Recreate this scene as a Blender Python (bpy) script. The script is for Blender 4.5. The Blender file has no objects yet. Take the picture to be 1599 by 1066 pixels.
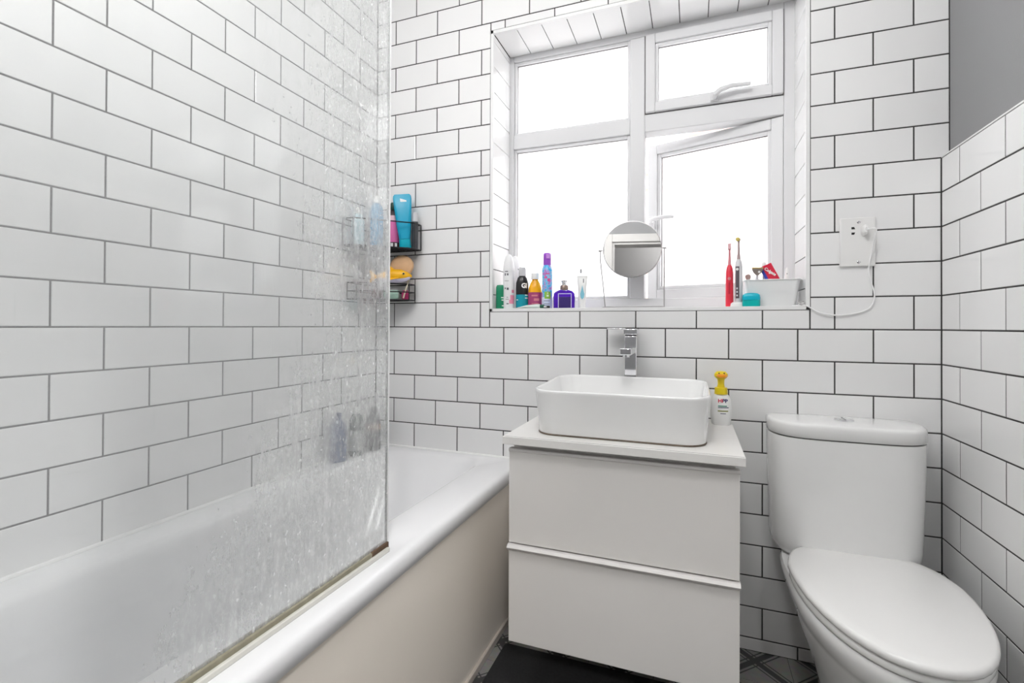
import bpy, math, random
from mathutils import Vector, Matrix
random.seed(7)
scn = bpy.context.scene
C = scn.collection
PI = math.pi
R = math.radians

# ---------------------------------------------------------------- camera
cd = bpy.data.cameras.new('camera')
cam = bpy.data.objects.new('camera', cd)
C.objects.link(cam)
yaw, roll, pitch = 0.3584496, 0.00443425, 0.00676192
rt = Vector((math.cos(yaw), math.sin(yaw), 0)); fw = Vector((-math.sin(yaw), math.cos(yaw), 0)); up = Vector((0, 0, 1))
f2 = fw*math.cos(pitch) + up*math.sin(pitch); u2 = up*math.cos(pitch) - fw*math.sin(pitch)
r3 = rt*math.cos(roll) + u2*math.sin(roll); u3 = u2*math.cos(roll) - rt*math.sin(roll)
m4 = Matrix((r3, u3, -f2)).transposed().to_4x4()
m4.translation = Vector((1.3137, -1.794, 1.0755))
cam.matrix_world = m4
cd.sensor_width = 36.0
cd.lens = 756.92/1599*36
cd.shift_y = -(533-503.14)/1599
cd.clip_start = 0.02
scn.camera = cam

# ---------------------------------------------------------------- world (overcast sky), exposure
SKY = 3.8
FILL = (42.0, 30.0, 210.0)   # radiance of the added fill globes
w = bpy.data.worlds.new('overcast_sky'); scn.world = w; w.use_nodes = True
nt = w.node_tree; nt.nodes.clear()
o_ = nt.nodes.new('ShaderNodeOutputWorld'); b_ = nt.nodes.new('ShaderNodeBackground')
b_.inputs[0].default_value = (0.98, 0.99, 1.0, 1); b_.inputs[1].default_value = SKY
nt.links.new(b_.outputs[0], o_.inputs[0])
vs = scn.view_settings
vs.view_transform = 'Standard'; vs.look = 'None'; vs.gamma = 1.0; vs.use_curve_mapping = False
vs.exposure = 0.38
try:
    cy = scn.cycles
    cy.use_denoising = True
    cy.max_bounces = 10; cy.diffuse_bounces = 5; cy.glossy_bounces = 4; cy.transparent_max_bounces = 12; cy.transmission_bounces = 8
    cy.sample_clamp_indirect = 6.0
    cy.caustics_reflective = False; cy.caustics_refractive = False
except Exception:
    pass

# ---------------------------------------------------------------- helpers
class MB:
    def __init__(s): s.v = []; s.f = []
    def add(s, vs_, fs):
        b = len(s.v); s.v += [tuple(p) for p in vs_]; s.f += [tuple(i+b for i in q) for q in fs]; return s
    def box(s, x0, x1, y0, y1, z0, z1):
        return s.add([(x0,y0,z0),(x1,y0,z0),(x1,y1,z0),(x0,y1,z0),(x0,y0,z1),(x1,y0,z1),(x1,y1,z1),(x0,y1,z1)],
                     [(0,3,2,1),(4,5,6,7),(0,1,5,4),(1,2,6,5),(2,3,7,6),(3,0,4,7)])
    def loft(s, loops, cap0=True, cap1=True, closed=True):
        n = len(loops[0]); b = len(s.v)
        for l in loops: s.v += [tuple(p) for p in l]
        for i in range(len(loops)-1):
            for j in range(n if closed else n-1):
                k = (j+1) % n
                s.f.append((b+i*n+j, b+i*n+k, b+(i+1)*n+k, b+(i+1)*n+j))
        if cap0: s.f.append(tuple(b+j for j in reversed(range(n))))
        if cap1: s.f.append(tuple(b+(len(loops)-1)*n+j for j in range(n)))
        return s
    def lathe(s, prof, seg=24, c=(0,0,0), sx=1.0, sy=1.0):
        return s.loft([[(c[0]+r*sx*math.cos(2*PI*j/seg), c[1]+r*sy*math.sin(2*PI*j/seg), c[2]+z) for j in range(seg)] for r, z in prof])
    def tube(s, pts, r, seg=8, caps=True):
        pts = [Vector(p) for p in pts]; loops = []
        rr = r if isinstance(r, (list, tuple)) else [r]*len(pts)
        nrm = None
        for i, p in enumerate(pts):
            t = (pts[min(i+1, len(pts)-1)] - pts[max(i-1, 0)]).normalized()
            if nrm is None:
                a = Vector((0,0,1)) if abs(t.z) < .9 else Vector((1,0,0))
                nrm = t.cross(a).normalized()
            else:
                nrm = (nrm - t*nrm.dot(t)).normalized()
            bn = t.cross(nrm)
            loops.append([p + (nrm*math.cos(2*PI*j/seg) + bn*math.sin(2*PI*j/seg))*rr[i] for j in range(seg)])
        return s.loft(loops, caps, caps)
    def ring(s, pts, r, seg=6):
        pts = [Vector(p) for p in pts]; n = len(pts); loops = []
        for i, p in enumerate(pts):
            t = (pts[(i+1) % n]-pts[i-1]).normalized(); nn = t.cross(Vector((0,0,1)))
            if nn.length < .01: nn = t.cross(Vector((0,1,0)))
            nn.normalize(); bn = t.cross(nn)
            loops.append([p + (nn*math.cos(2*PI*j/seg) + bn*math.sin(2*PI*j/seg))*r for j in range(seg)])
        loops.append(loops[0])
        return s.loft(loops, False, False)
    def prism(s, poly, z0, z1):
        return s.loft([[(x, y, z0) for x, y in poly], [(x, y, z1) for x, y in poly]])
    def xf(s, m):
        s.v = [tuple(m @ Vector(p)) for p in s.v]; return s
    def mesh(s, name):
        me = bpy.data.meshes.new(name); me.from_pydata(s.v, [], s.f); me.update(); return me

def rrect(x0, x1, y0, y1, r, z, seg=6):
    out = []
    for cx, cy_, a0 in ((x1-r, y1-r, 0), (x0+r, y1-r, 90), (x0+r, y0+r, 180), (x1-r, y0+r, 270)):
        for i in range(seg+1):
            a = R(a0 + 90*i/seg); out.append((cx+r*math.cos(a), cy_+r*math.sin(a), z))
    return out

MATS = {}
def mat(name, col, rough=0.4, metal=0.0, spec=0.5, coat=0.0, var=0.04, scale=8.0, bump=0.0, bscale=200.0, trans=0.0, ior=1.45, sss=0.0, emit=None, estr=0.0, alpha=1.0, stretch=None):
    if name in MATS: return MATS[name]
    m = bpy.data.materials.new(name); m.use_nodes = True; t = m.node_tree
    p = t.nodes['Principled BSDF']
    p.inputs['Roughness'].default_value = rough; p.inputs['Metallic'].default_value = metal
    p.inputs['Specular IOR Level'].default_value = spec; p.inputs['Coat Weight'].default_value = coat
    p.inputs['Coat Roughness'].default_value = 0.03
    p.inputs['Transmission Weight'].default_value = trans; p.inputs['IOR'].default_value = ior
    p.inputs['Alpha'].default_value = alpha
    if emit:
        p.inputs['Emission Color'].default_value = (*emit, 1); p.inputs['Emission Strength'].default_value = estr
    tc = t.nodes.new('ShaderNodeTexCoord'); n = t.nodes.new('ShaderNodeTexNoise'); n.inputs['Scale'].default_value = scale
    n.inputs['Detail'].default_value = 3
    vec = tc.outputs['Object']
    if stretch:
        mp = t.nodes.new('ShaderNodeMapping'); mp.inputs['Scale'].default_value = stretch
        t.links.new(vec, mp.inputs[0]); vec = mp.outputs[0]
    t.links.new(vec, n.inputs['Vector'])
    mx = t.nodes.new('ShaderNodeMix'); mx.data_type = 'RGBA'
    mx.inputs[6].default_value = (*[max(0, c*(1-var)) for c in col], 1); mx.inputs[7].default_value = (*[min(1, c*(1+var)) for c in col], 1)
    t.links.new(n.outputs['Fac'], mx.inputs[0]); t.links.new(mx.outputs[2], p.inputs['Base Color'])
    if bump:
        n2 = t.nodes.new('ShaderNodeTexNoise'); n2.inputs['Scale'].default_value = bscale; n2.inputs['Detail'].default_value = 4
        t.links.new(tc.outputs['Object'], n2.inputs['Vector'])
        bp = t.nodes.new('ShaderNodeBump'); bp.inputs['Strength'].default_value = bump; bp.inputs['Distance'].default_value = 0.002
        t.links.new(n2.outputs['Fac'], bp.inputs['Height']); t.links.new(bp.outputs[0], p.inputs['Normal'])
    MATS[name] = m
    return m

def link(o, parent=None, loc=None, rot=None):
    C.objects.link(o)
    if parent is not None: o.parent = parent
    if loc is not None: o.location = loc
    if rot is not None: o.rotation_euler = rot
    return o

def obj(name, mb, m, parent=None, loc=None, rot=None, smooth=True, ang=35, bev=0, bseg=2, world=False):
    """one mesh object; world=True: the mesh is in world coordinates although it has a parent"""
    if world and parent is not None:
        L_ = Vector(parent.location)
        mb.v = [tuple(Vector(p)-L_) for p in mb.v]
    me = mb.mesh(name)
    me.materials.append(m)
    if smooth:
        me.polygons.foreach_set('use_smooth', [True]*len(me.polygons))
        me.set_sharp_from_angle(angle=R(ang))
    o = bpy.data.objects.new(name, me); link(o, parent, loc, rot)
    if bev:
        b = o.modifiers.new('bevel', 'BEVEL'); b.width = bev; b.segments = bseg; b.limit_method = 'ANGLE'; b.angle_limit = R(40)
        b.harden_normals = False
    return o

def tag(o, label, cat, group=None):
    o['label'] = label; o['category'] = cat
    if group: o['group'] = group
    return o

def thing(name, label, cat, loc=(0,0,0), rz=0, group=None, rot=None):
    o = bpy.data.objects.new(name, None); o.empty_display_size = 0.05
    link(o, None, loc, rot if rot else (0, 0, rz)); return tag(o, label, cat, group)

def struct(o): o['kind'] = 'structure'; return o

def text_mb(body, size, depth=0.0004, wrap=None, at=(0,0,0), bold=0.0):
    """lettering in the xz plane facing -y; wrap=radius bends it round a vertical cylinder centred on x=0,y=0"""
    cu = bpy.data.curves.new('txt', 'FONT'); cu.body = body; cu.size = size; cu.align_x = 'CENTER'; cu.align_y = 'CENTER'
    cu.extrude = depth/2; cu.offset = bold; cu.resolution_u = 3
    to = bpy.data.objects.new('txt', cu); C.objects.link(to)
    me = bpy.data.meshes.new_from_object(to.evaluated_get(bpy.context.evaluated_depsgraph_get()))
    C.objects.unlink(to); bpy.data.objects.remove(to); bpy.data.curves.remove(cu)
    vs_ = []
    for v in me.vertices:
        x, z, y = v.co.x, v.co.y, -v.co.z
        if wrap:
            a = x/wrap; rr = wrap + depth/2 - y
            vs_.append((at[0]+rr*math.sin(a), at[1]-rr*math.cos(a), at[2]+z))
        else:
            vs_.append((at[0]+x, at[1]+y-depth/2, at[2]+z))
    mb = MB().add(vs_, [tuple(p.vertices) for p in me.polygons])
    bpy.data.meshes.remove(me)
    return mb

def patch(r, a0, a1, z0, z1, seg=10, t=0.0004, sy=1.0):
    """a thin printed patch bent round a vertical cylinder; angles in degrees from -y"""
    mb = MB(); lo = []
    for i in range(seg+1):
        a = R(a0+(a1-a0)*i/seg); s_, c_ = math.sin(a), -math.cos(a)*sy
        lo.append([((r+t)*s_, (r+t)*c_, z0), ((r+t)*s_, (r+t)*c_, z1), ((r-.001)*s_, (r-.001)*c_, z1), ((r-.001)*s_, (r-.001)*c_, z0)])
    return mb.loft(lo)

# ---------------------------------------------------------------- materials
def tile_material():
    m = bpy.data.materials.new('white_glazed_tile'); m.use_nodes = True; t = m.node_tree; p = t.nodes['Principled BSDF']
    p.inputs['Roughness'].default_value = 0.07; p.inputs['Specular IOR Level'].default_value = 0.5
    oi = t.nodes.new('ShaderNodeObjectInfo'); r = t.nodes.new('ShaderNodeMapRange')
    r.inputs['To Min'].default_value = 0.80; r.inputs['To Max'].default_value = 0.84
    t.links.new(oi.outputs['Random'], r.inputs['Value'])
    cb = t.nodes.new('ShaderNodeCombineColor')
    for i, k in enumerate((1.0, 0.998, 0.998)):
        mm = t.nodes.new('ShaderNodeMath'); mm.operation = 'MULTIPLY'; mm.inputs[1].default_value = k
        t.links.new(r.outputs[0], mm.inputs[0]); t.links.new(mm.outputs[0], cb.inputs[i])
    t.links.new(cb.outputs[0], p.inputs['Base Color'])
    tc = t.nodes.new('ShaderNodeTexCoord'); n = t.nodes.new('ShaderNodeTexNoise'); n.inputs['Scale'].default_value = 14; n.inputs['Detail'].default_value = 1
    t.links.new(tc.outputs['Object'], n.inputs['Vector'])
    b = t.nodes.new('ShaderNodeBump'); b.inputs['Strength'].default_value = 0.12; b.inputs['Distance'].default_value = 0.002
    t.links.new(n.outputs['Fac'], b.inputs['Height']); t.links.new(b.outputs[0], p.inputs['Normal'])
    return m
TILE = tile_material()
GROUT = mat('dark_grey_grout', (0.05, 0.047, 0.047), 0.9, var=0.3, scale=30, bump=0.3, bscale=400)
PLASTER = mat('grey_painted_plaster', (0.27, 0.27, 0.275), 0.75, var=0.04, scale=3, bump=0.1, bscale=300)
WHITE_PAINT = mat('white_paint', (0.85, 0.85, 0.84), 0.6, var=0.02)
TRIM = mat('white_plastic_trim', (0.82, 0.82, 0.82), 0.25, var=0.01)
UPVC = mat('white_upvc', (0.70, 0.70, 0.71), 0.42, spec=0.3, var=0.012)
RUBBER = mat('grey_gasket', (0.12, 0.11, 0.11), 0.7, var=0.1)
DOOR_PAINT = mat('cream_door_paint', (.56, .55, .535), .5, var=.02)
CHROME = mat('chrome', (0.86, 0.86, 0.88), 0.06, metal=1.0, var=0.02)
CERAMIC = mat('white_ceramic', (0.84, 0.84, 0.835), 0.08, coat=0.3, var=0.01)
ACRYLIC = mat('white_acrylic', (0.82, 0.82, 0.83), 0.16, var=0.012)
CREAM = mat('cream_bath_panel', (0.93, 0.86, 0.77), 0.22, var=0.03, scale=2)
LAMINATE = mat('white_laminate', (0.80, 0.785, 0.765), 0.3, var=0.025, scale=5)
GLOSS_WHITE = mat('gloss_white_drawer', (0.76, 0.738, 0.716), 0.12, coat=0.4, var=0.01)
MOULD = mat('brown_mould', (0.10, 0.06, 0.035), 0.8, var=0.8, scale=60, bump=0.5)
SEAL = mat('aged_plastic_seal', (0.27, 0.25, 0.18), 0.35, var=0.35, scale=9, stretch=(1, 6, 1))
SILICONE = mat('white_silicone', (0.84, 0.84, 0.83), 0.35, var=0.03)
BLACK_WIRE = mat('black_coated_wire', (0.012, 0.012, 0.014), 0.4)

def pane_material():
    m = bpy.data.materials.new('frosted_window_glass'); m.use_nodes = True; t = m.node_tree; t.nodes.clear()
    o = t.nodes.new('ShaderNodeOutputMaterial')
    a = t.nodes.new('ShaderNodeBsdfTranslucent'); a.inputs[0].default_value = (0.95, 0.96, 0.97, 1)
    b = t.nodes.new('ShaderNodeBsdfTransparent'); b.inputs[0].default_value = (0.95, 0.96, 0.97, 1)
    mx = t.nodes.new('ShaderNodeMixShader')
    n = t.nodes.new('ShaderNodeTexNoise'); n.inputs['Scale'].default_value = 40
    r = t.nodes.new('ShaderNodeMapRange'); r.inputs['To Min'].default_value = 0.45; r.inputs['To Max'].default_value = 0.55
    t.links.new(n.outputs['Fac'], r.inputs['Value']); t.links.new(r.outputs[0], mx.inputs[0])
    t.links.new(a.outputs[0], mx.inputs[1]); t.links.new(b.outputs[0], mx.inputs[2])
    g = t.nodes.new('ShaderNodeBsdfGlossy'); g.inputs['Roughness'].default_value = 0.15
    m2 = t.nodes.new('ShaderNodeMixShader'); m2.inputs[0].default_value = 0.04
    t.links.new(mx.outputs[0], m2.inputs[1]); t.links.new(g.outputs[0], m2.inputs[2])
    t.links.new(m2.outputs[0], o.inputs[0])
    return m
PANE = pane_material()

def screen_material():
    """clear shower glass under a film of limescale, streaked and spotted, thicker low down and towards the free edge"""
    m = bpy.data.materials.new('limescaled_shower_glass'); m.use_nodes = True; t = m.node_tree; t.nodes.clear()
    N = t.nodes.new
    o = N('ShaderNodeOutputMaterial'); tc = N('ShaderNodeTexCoord')
    sep = N('ShaderNodeSeparateXYZ'); t.links.new(tc.outputs['Object'], sep.inputs[0])
    def rng(src, a, b, c, d, sm=True):
        r = N('ShaderNodeMapRange'); r.interpolation_type = 'SMOOTHSTEP' if sm else 'LINEAR'
        for k, v in zip(('From Min', 'From Max', 'To Min', 'To Max'), (a, b, c, d)): r.inputs[k].default_value = v
        t.links.new(src, r.inputs['Value']); return r.outputs[0]
    def mth(op, a, b):
        q = N('ShaderNodeMath'); q.operation = op
        for i, v in enumerate((a, b)):
            if isinstance(v, (int, float)): q.inputs[i].default_value = v
            else: t.links.new(v, q.inputs[i])
        return q.outputs[0]
    def noise(scale, vec_scale, detail=4, rough=0.6):
        mp = N('ShaderNodeMapping'); mp.inputs['Scale'].default_value = vec_scale
        t.links.new(tc.outputs['Object'], mp.inputs[0])
        n = N('ShaderNodeTexNoise'); n.inputs['Scale'].default_value = scale; n.inputs['Detail'].default_value = detail; n.inputs['Roughness'].default_value = rough
        t.links.new(mp.outputs[0], n.inputs['Vector']); return n.outputs['Fac']
    low = rng(sep.outputs['Z'], 0.26, 0.02, 0.0, 1.0)           # foot at local z = 0
    reach = mth('ADD', sep.outputs['Y'], mth('MULTIPLY', rng(sep.outputs['Z'], 0.50, 0.0, 0.0, 1.0), 0.22))
    reach = mth('ADD', reach, mth('MULTIPLY', mth('SUBTRACT', noise(5, (1, 1, 1), 3), 0.5), 0.22))
    edge = rng(reach, -0.36, -0.02, 0.0, 1.0)                   # free edge at local y = 0
    band = rng(sep.outputs['Z'], 1.45, 1.0, 0.35, 1.0)
    streak = rng(noise(34, (1, 1, 0.16)), 0.42, 0.66, 0.0, 1.0)
    fine = rng(noise(150, (1, 1, 0.45), 5, 0.7), 0.45, 0.65, 0.0, 1.0)
    cloud = noise(4, (1, 1, 0.6), 3)
    spots = rng(noise(90, (1, 1, 0.8), 1, 0.4), 0.70, 0.74, 0.0, 1.0)
    film = mth('ADD', 0.10, mth('MULTIPLY', cloud, 0.20))
    film = mth('ADD', film, mth('MULTIPLY', low, 0.035))
    film = mth('ADD', film, mth('MULTIPLY', edge, 0.02))
    act = mth('MULTIPLY', edge, band)
    film = mth('ADD', film, mth('MULTIPLY', act, mth('ADD', mth('MULTIPLY', streak, 0.15), mth('MULTIPLY', fine, 0.18))))
    film = mth('ADD', film, mth('MULTIPLY', mth('MULTIPLY', spots, edge), 0.4))
    film = mth('MINIMUM', film, 0.9)
    # the film
    d = N('ShaderNodeBsdfDiffuse'); d.inputs[0].default_value = (0.98, 0.985, 0.99, 1)
    tl = N('ShaderNodeBsdfTranslucent'); tl.inputs[0].default_value = (0.98, 0.985, 0.99, 1)
    fm = N('ShaderNodeMixShader'); fm.inputs[0].default_value = 0.36
    t.links.new(d.outputs[0], fm.inputs[1]); t.links.new(tl.outputs[0], fm.inputs[2])
    tr = N('ShaderNodeBsdfTransparent'); tr.inputs[0].default_value = (0.985, 0.995, 0.99, 1)
    m1 = N('ShaderNodeMixShader'); t.links.new(film, m1.inputs[0]); t.links.new(tr.outputs[0], m1.inputs[1]); t.links.new(fm.outputs[0], m1.inputs[2])
    gl = N('ShaderNodeBsdfGlossy'); gl.inputs['Roughness'].default_value = 0.02
    fr = N('ShaderNodeFresnel'); fr.inputs['IOR'].default_value = 1.5
    bp = N('ShaderNodeBump'); bp.inputs['Strength'].default_value = 0.15; bp.inputs['Distance'].default_value = 0.001
    t.links.new(streak, bp.inputs['Height']); t.links.new(bp.outputs[0], gl.inputs['Normal'])
    m2 = N('ShaderNodeMixShader'); t.links.new(fr.outputs[0], m2.inputs[0]); t.links.new(m1.outputs[0], m2.inputs[1]); t.links.new(gl.outputs[0], m2.inputs[2])
    t.links.new(m2.outputs[0], o.inputs[0])
    return m
SCREEN = screen_material()

# ---------------------------------------------------------------- room: tiled walls
CO = 0.1025                       # course height
Z0 = 10.42*CO                     # height of the reference joint above the floor
W = 2.0033                        # room width, tile face to tile face
CEIL = 2.62
FRONT = -2.35                     # wall behind the viewer
G = 0.0021                        # half a grout joint
WX0, WX1, WZ0, WZ1 = 0.545, 1.664, 1.131, 2.264   # window opening
_tm = {}
def tile_mesh(wd, ht):
    key = (round(wd, 4), round(ht, 4))
    if key not in _tm:
        a, b, c, t = key[0]/2, key[1]/2, 0.0012, 0.008
        c = min(c, a*.4, b*.4)
        me = MB().loft([[(-a, t, -b), (a, t, -b), (a, t, b), (-a, t, b)], [(-a, c*.7, -b), (a, c*.7, -b), (a, c*.7, b), (-a, c*.7, b)],
                        [(-a+c, 0, -b+c), (a-c, 0, -b+c), (a-c, 0, b-c), (-a+c, 0, b-c)]]).mesh('tile')
        me.materials.append(TILE); _tm[key] = me
    return _tm[key]
def put_tile(parent, cx, cy_, cz, wd, ht, rot, name='tile', tilt=0.0022):
    if wd < 0.006 or ht < 0.006: return
    o = bpy.data.objects.new(name, tile_mesh(wd, ht))
    k = tilt*min(1.0, 0.1/max(wd, ht)*2)
    e = Matrix.Rotation(rot[2], 4, 'Z') @ Matrix.Rotation(rot[0], 4, 'X') @ Matrix.Rotation(rot[1], 4, 'Y') @ Matrix.Rotation(random.uniform(-k, k), 4, 'X') @ Matrix.Rotation(random.uniform(-k, k), 4, 'Z')
    link(o, parent)
    o.matrix_local = Matrix.Translation((cx, cy_, cz)) @ e
    return o
def rects(us, u0, u1, v0, v1, hole=None):
    """tiles between the joints us, clipped to u0..u1 and to a hole"""
    e = sorted([u for u in us if u0+.004 < u < u1-.004]); e = [u0]+e+[u1]; out = []
    for a, b in zip(e[:-1], e[1:]):
        r = [(a, b, v0, v1)]
        if hole:
            h0, h1, k0, k1 = hole
            if a < h1 and b > h0 and v0 < k1 and v1 > k0:
                r = []
                if a < h0: r.append((a, h0, v0, v1))
                if b > h1: r.append((h1, b, v0, v1))
                c0, c1 = max(a, h0), min(b, h1)
                if v0 < k0: r.append((c0, c1, v0, k0))
                if v1 > k1: r.append((c0, c1, k1, v1))
        out += r
    return [(a+G, b-G, c+G, d-G) for a, b, c, d in out]

# back wall (y = 0 is the tile face), with the window opening cut out
bw = MB()
D0, D1 = 0.0013, 0.30
bw.box(-0.2, WX0+.004, D0, D1, 0, CEIL).box(WX1-.004, W+.25, D0, D1, 0, CEIL)
bw.box(WX0+.004, WX1-.004, D0, D1, 0, WZ0+.004).box(WX0+.004, WX1-.004, D0, D1, WZ1-.004, CEIL)
wall_back = struct(obj('wall_back', bw, GROUT, smooth=False))
for n in range(-11, 15):
    z0, z1 = max(0.0, (n*CO)+Z0), min(CEIL, (n+1)*CO+Z0)
    if z1-z0 < .01: continue
    xr = W+0.02 if n >= 5 else W
    par = 1 if n % 2 == 0 else 0
    ju = [CO*(k-.07-.002*k) for k in range(1, 22)]
    us = []
    for k in range(1, 22):
        p_ = par
        if CO*k > WX1-.02 and n >= 2: p_ = 1-par
        if k % 2 == p_: us.append(ju[k-1])
    for a, b, c, d in rects(us, 0.0, xr, z0, z1, (WX0, WX1, WZ0, WZ1)):
        if b < 0.70 and d < 0.50: continue
        put_tile(wall_back, (a+b)/2, 0, (c+d)/2, b-a, d-c, (0, 0, 0))
# window reveal tiles: sides, head and sill
RD = 0.192
RX0, RX1, RZ0, RZ1 = WX0+.011, WX1-.011, WZ0+.0115, WZ1-.012
for n in range(0, 15):
    z0, z1 = max(RZ0, n*CO+Z0+.03), min(RZ1, (n+1)*CO+Z0+.03)
    if z1-z0 < .012: continue
    put_tile(wall_back, RX0, .009+(RD-.009)/2, (z0+z1)/2, RD-.010, z1-z0-2*G*.7, (0, 0, PI/2), 'reveal_tile')
    put_tile(wall_back, RX1, .009+(RD-.009)/2, (z0+z1)/2, RD-.010, z1-z0-2*G*.7, (0, 0, -PI/2), 'reveal_tile')
nx = 11
for i in range(nx+1):
    x0 = max(RX0, RX0+.012+(i-1)*.1015+.085); x1 = min(RX1, RX0+.012+i*.1015+.085)
    if x1-x0 < .012: continue
    put_tile(wall_back, (x0+x1)/2, .009+(RD-.009)/2, RZ1, x1-x0-2*G*.7, RD-.010, (PI/2, 0, 0), 'reveal_tile')
    put_tile(wall_back, (x0+x1)/2, .009+(RD-.009)/2, RZ0, x1-x0-2*G*.7, RD-.010, (-PI/2, 0, 0), 'reveal_tile')
# white plastic edge trims round the opening
def wtrim(i, x0, x1, z0, z1):
    return struct(obj('trim_%d' % i, MB().box(x0, x1, -.0012, .010, z0, z1), TRIM, bev=.001))
wtrim(1, WX0, WX0+.012, WZ0, WZ1); wtrim(2, WX1-.012, WX1, WZ0, WZ1)
wtrim(3, WX0, WX1, WZ1-.0135, WZ1); wtrim(4, WX0, WX1, WZ0, WZ0+.0125)

# left wall (x = 0 is the tile face)
wall_left = struct(obj('wall_left', MB().box(-.12, -D0, FRONT-.1, D0, 0, CEIL), GROUT, smooth=False))
for n in range(-6, 15):
    z0, z1 = n*CO+Z0, min(CEIL, (n+1)*CO+Z0)
    if z1 < .55: continue
    par = 1 if n % 2 == 0 else 0
    us = [-(1.15+1.0145*(k-1))*CO for k in range(1, 24) if k % 2 == par]
    for a, b, c, d in rects(us, FRONT, 0, z0, z1):
        put_tile(wall_left, 0, (a+b)/2, (c+d)/2, b-a, d-c, (0, 0, PI/2))

# right wall: tiles to shoulder height, grey plaster set back above them
ZT = 5*CO+Z0
wall_right = struct(obj('wall_right', MB().box(W+D0, W+.14, FRONT-.1, D0, 0, ZT-.001), GROUT, smooth=False))
for n in range(-11, 5):
    z0, z1 = max(0.0, n*CO+Z0), (n+1)*CO+Z0
    par = 1 if n % 2 == 0 else 0
    us = [-(1.0+1.03*(k-1))*CO for k in range(1, 24) if k % 2 == par]
    for a, b, c, d in rects(us, FRONT, 0, z0, z1):
        put_tile(wall_right, W, (a+b)/2, (c+d)/2, b-a, d-c, (0, 0, -PI/2))
obj('plaster', MB().box(W+.021, W+.14, FRONT-.1, D0, ZT, CEIL), PLASTER, wall_right, smooth=False)
struct(obj('trim_5', MB().box(W-.001, W+.021, FRONT, 0.0, ZT-.001, ZT+.004), TRIM, bev=.001))

# wall behind the viewer, with the open doorway the mirror shows
DX0, DX1, DZ = 1.09, 1.85, 2.02
wf = MB().box(-.12, DX0, FRONT-.12, FRONT, 0, CEIL).box(DX1, W+.14, FRONT-.12, FRONT, 0, CEIL).box(DX0, DX1, FRONT-.12, FRONT, DZ, CEIL)
wall_front = struct(obj('wall_front', wf, PLASTER, smooth=False))
door = struct(obj('door_1', MB().box(DX0-.07, DX0, FRONT, FRONT+.018, 0, DZ+.07).box(DX1, DX1+.07, FRONT, FRONT+.018, 0, DZ+.07).box(DX0, DX1, FRONT, FRONT+.018, DZ, DZ+.07), DOOR_PAINT, bev=.004))
obj('door_lining', MB().box(DX0, DX0+.02, FRONT-.12, FRONT, 0, DZ).box(DX1-.02, DX1, FRONT-.12, FRONT, 0, DZ).box(DX0+.02, DX1-.02, FRONT-.12, FRONT, DZ-.02, DZ), DOOR_PAINT, door, smooth=False)
# the hall beyond the open doorway
struct(obj('wall_hall', MB().box(.2, 2.8, FRONT-1.35, FRONT-1.25, 0, CEIL).box(.1, .2, FRONT-1.35, FRONT-.12, 0, CEIL).box(2.8, 2.9, FRONT-1.35, FRONT-.12, 0, CEIL).box(.1, 2.9, FRONT-1.35, FRONT-.12, -.06, 0).box(.1, 2.9, FRONT-1.35, FRONT-.12, CEIL, CEIL+.1), mat('dark_grey_hall_paint', (.075, .073, .072), .8), smooth=False))

# ceiling
struct(obj('ceiling', MB().box(-.12, W+.14, FRONT-.12, .3, CEIL, CEIL+.1), WHITE_PAINT, smooth=False))

# floor: patterned cement tiles, each a tile of its own
def floor_material():
    m = bpy.data.materials.new('patterned_cement_tile'); m.use_nodes = True; t = m.node_tree; p = t.nodes['Principled BSDF']
    p.inputs['Roughness'].default_value = 0.5
    N = t.nodes.new; tc = N('ShaderNodeTexCoord'); sep = N('ShaderNodeSeparateXYZ'); t.links.new(tc.outputs['Object'], sep.inputs[0])
    def mth(op, a, b=0.0):
        q = N('ShaderNodeMath'); q.operation = op
        for i, v in enumerate((a, b)):
            if isinstance(v, (int, float)): q.inputs[i].default_value = v
            else: t.links.new(v, q.inputs[i])
        return q.outputs[0]
    X, Y = sep.outputs[0], sep.outputs[1]
    d1 = mth('ADD', X, Y); d2 = mth('SUBTRACT', X, Y)
    def bands(d, per, lo, hi):
        a = mth('ABSOLUTE', mth('SUBTRACT', mth('PINGPONG', d, per), 0.0))
        return mth('MULTIPLY', mth('GREATER_THAN', a, lo), mth('LESS_THAN', a, hi))
    b1 = mth('MAXIMUM', bands(d1, .10, .0, .014), bands(d1, .10, .024, .030)); b2 = mth('MAXIMUM', bands(d2, .10, .0, .014), bands(d2, .10, .024, .030))
    dia = mth('LESS_THAN', mth('ADD', mth('ABSOLUTE', mth('SUBTRACT', mth('PINGPONG', X, .1), .05)), mth('ABSOLUTE', mth('SUBTRACT', mth('PINGPONG', Y, .1), .05))), 0.014)
    dark = mth('MAXIMUM', mth('MAXIMUM', b1, b2), dia)
    n = N('ShaderNodeTexNoise'); n.inputs['Scale'].default_value = 40; t.links.new(tc.outputs['Object'], n.inputs['Vector'])
    mx = N('ShaderNodeMix'); mx.data_type = 'RGBA'; mx.inputs[6].default_value = (.33, .32, .31, 1); mx.inputs[7].default_value = (.06, .06, .063, 1)
    t.links.new(dark, mx.inputs[0])
    m3 = N('ShaderNodeMix'); m3.data_type = 'RGBA'; m3.blend_type = 'MULTIPLY'; m3.inputs[0].default_value = .4
    t.links.new(mx.outputs[2], m3.inputs[6]); t.links.new(n.outputs['Color'], m3.inputs[7]); t.links.new(m3.outputs[2], p.inputs['Base Color'])
    return m
FLOOR = floor_material()
floor = struct(obj('floor', MB().box(-.12, W+.14, FRONT-.12, .3, -.06, -.002), GROUT, smooth=False))
fm_ = MB().box(-.0992, .0992, -.0992, .0992, -.01, 0).mesh('floor_tile'); fm_.materials.append(FLOOR)
ix = 0
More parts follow.
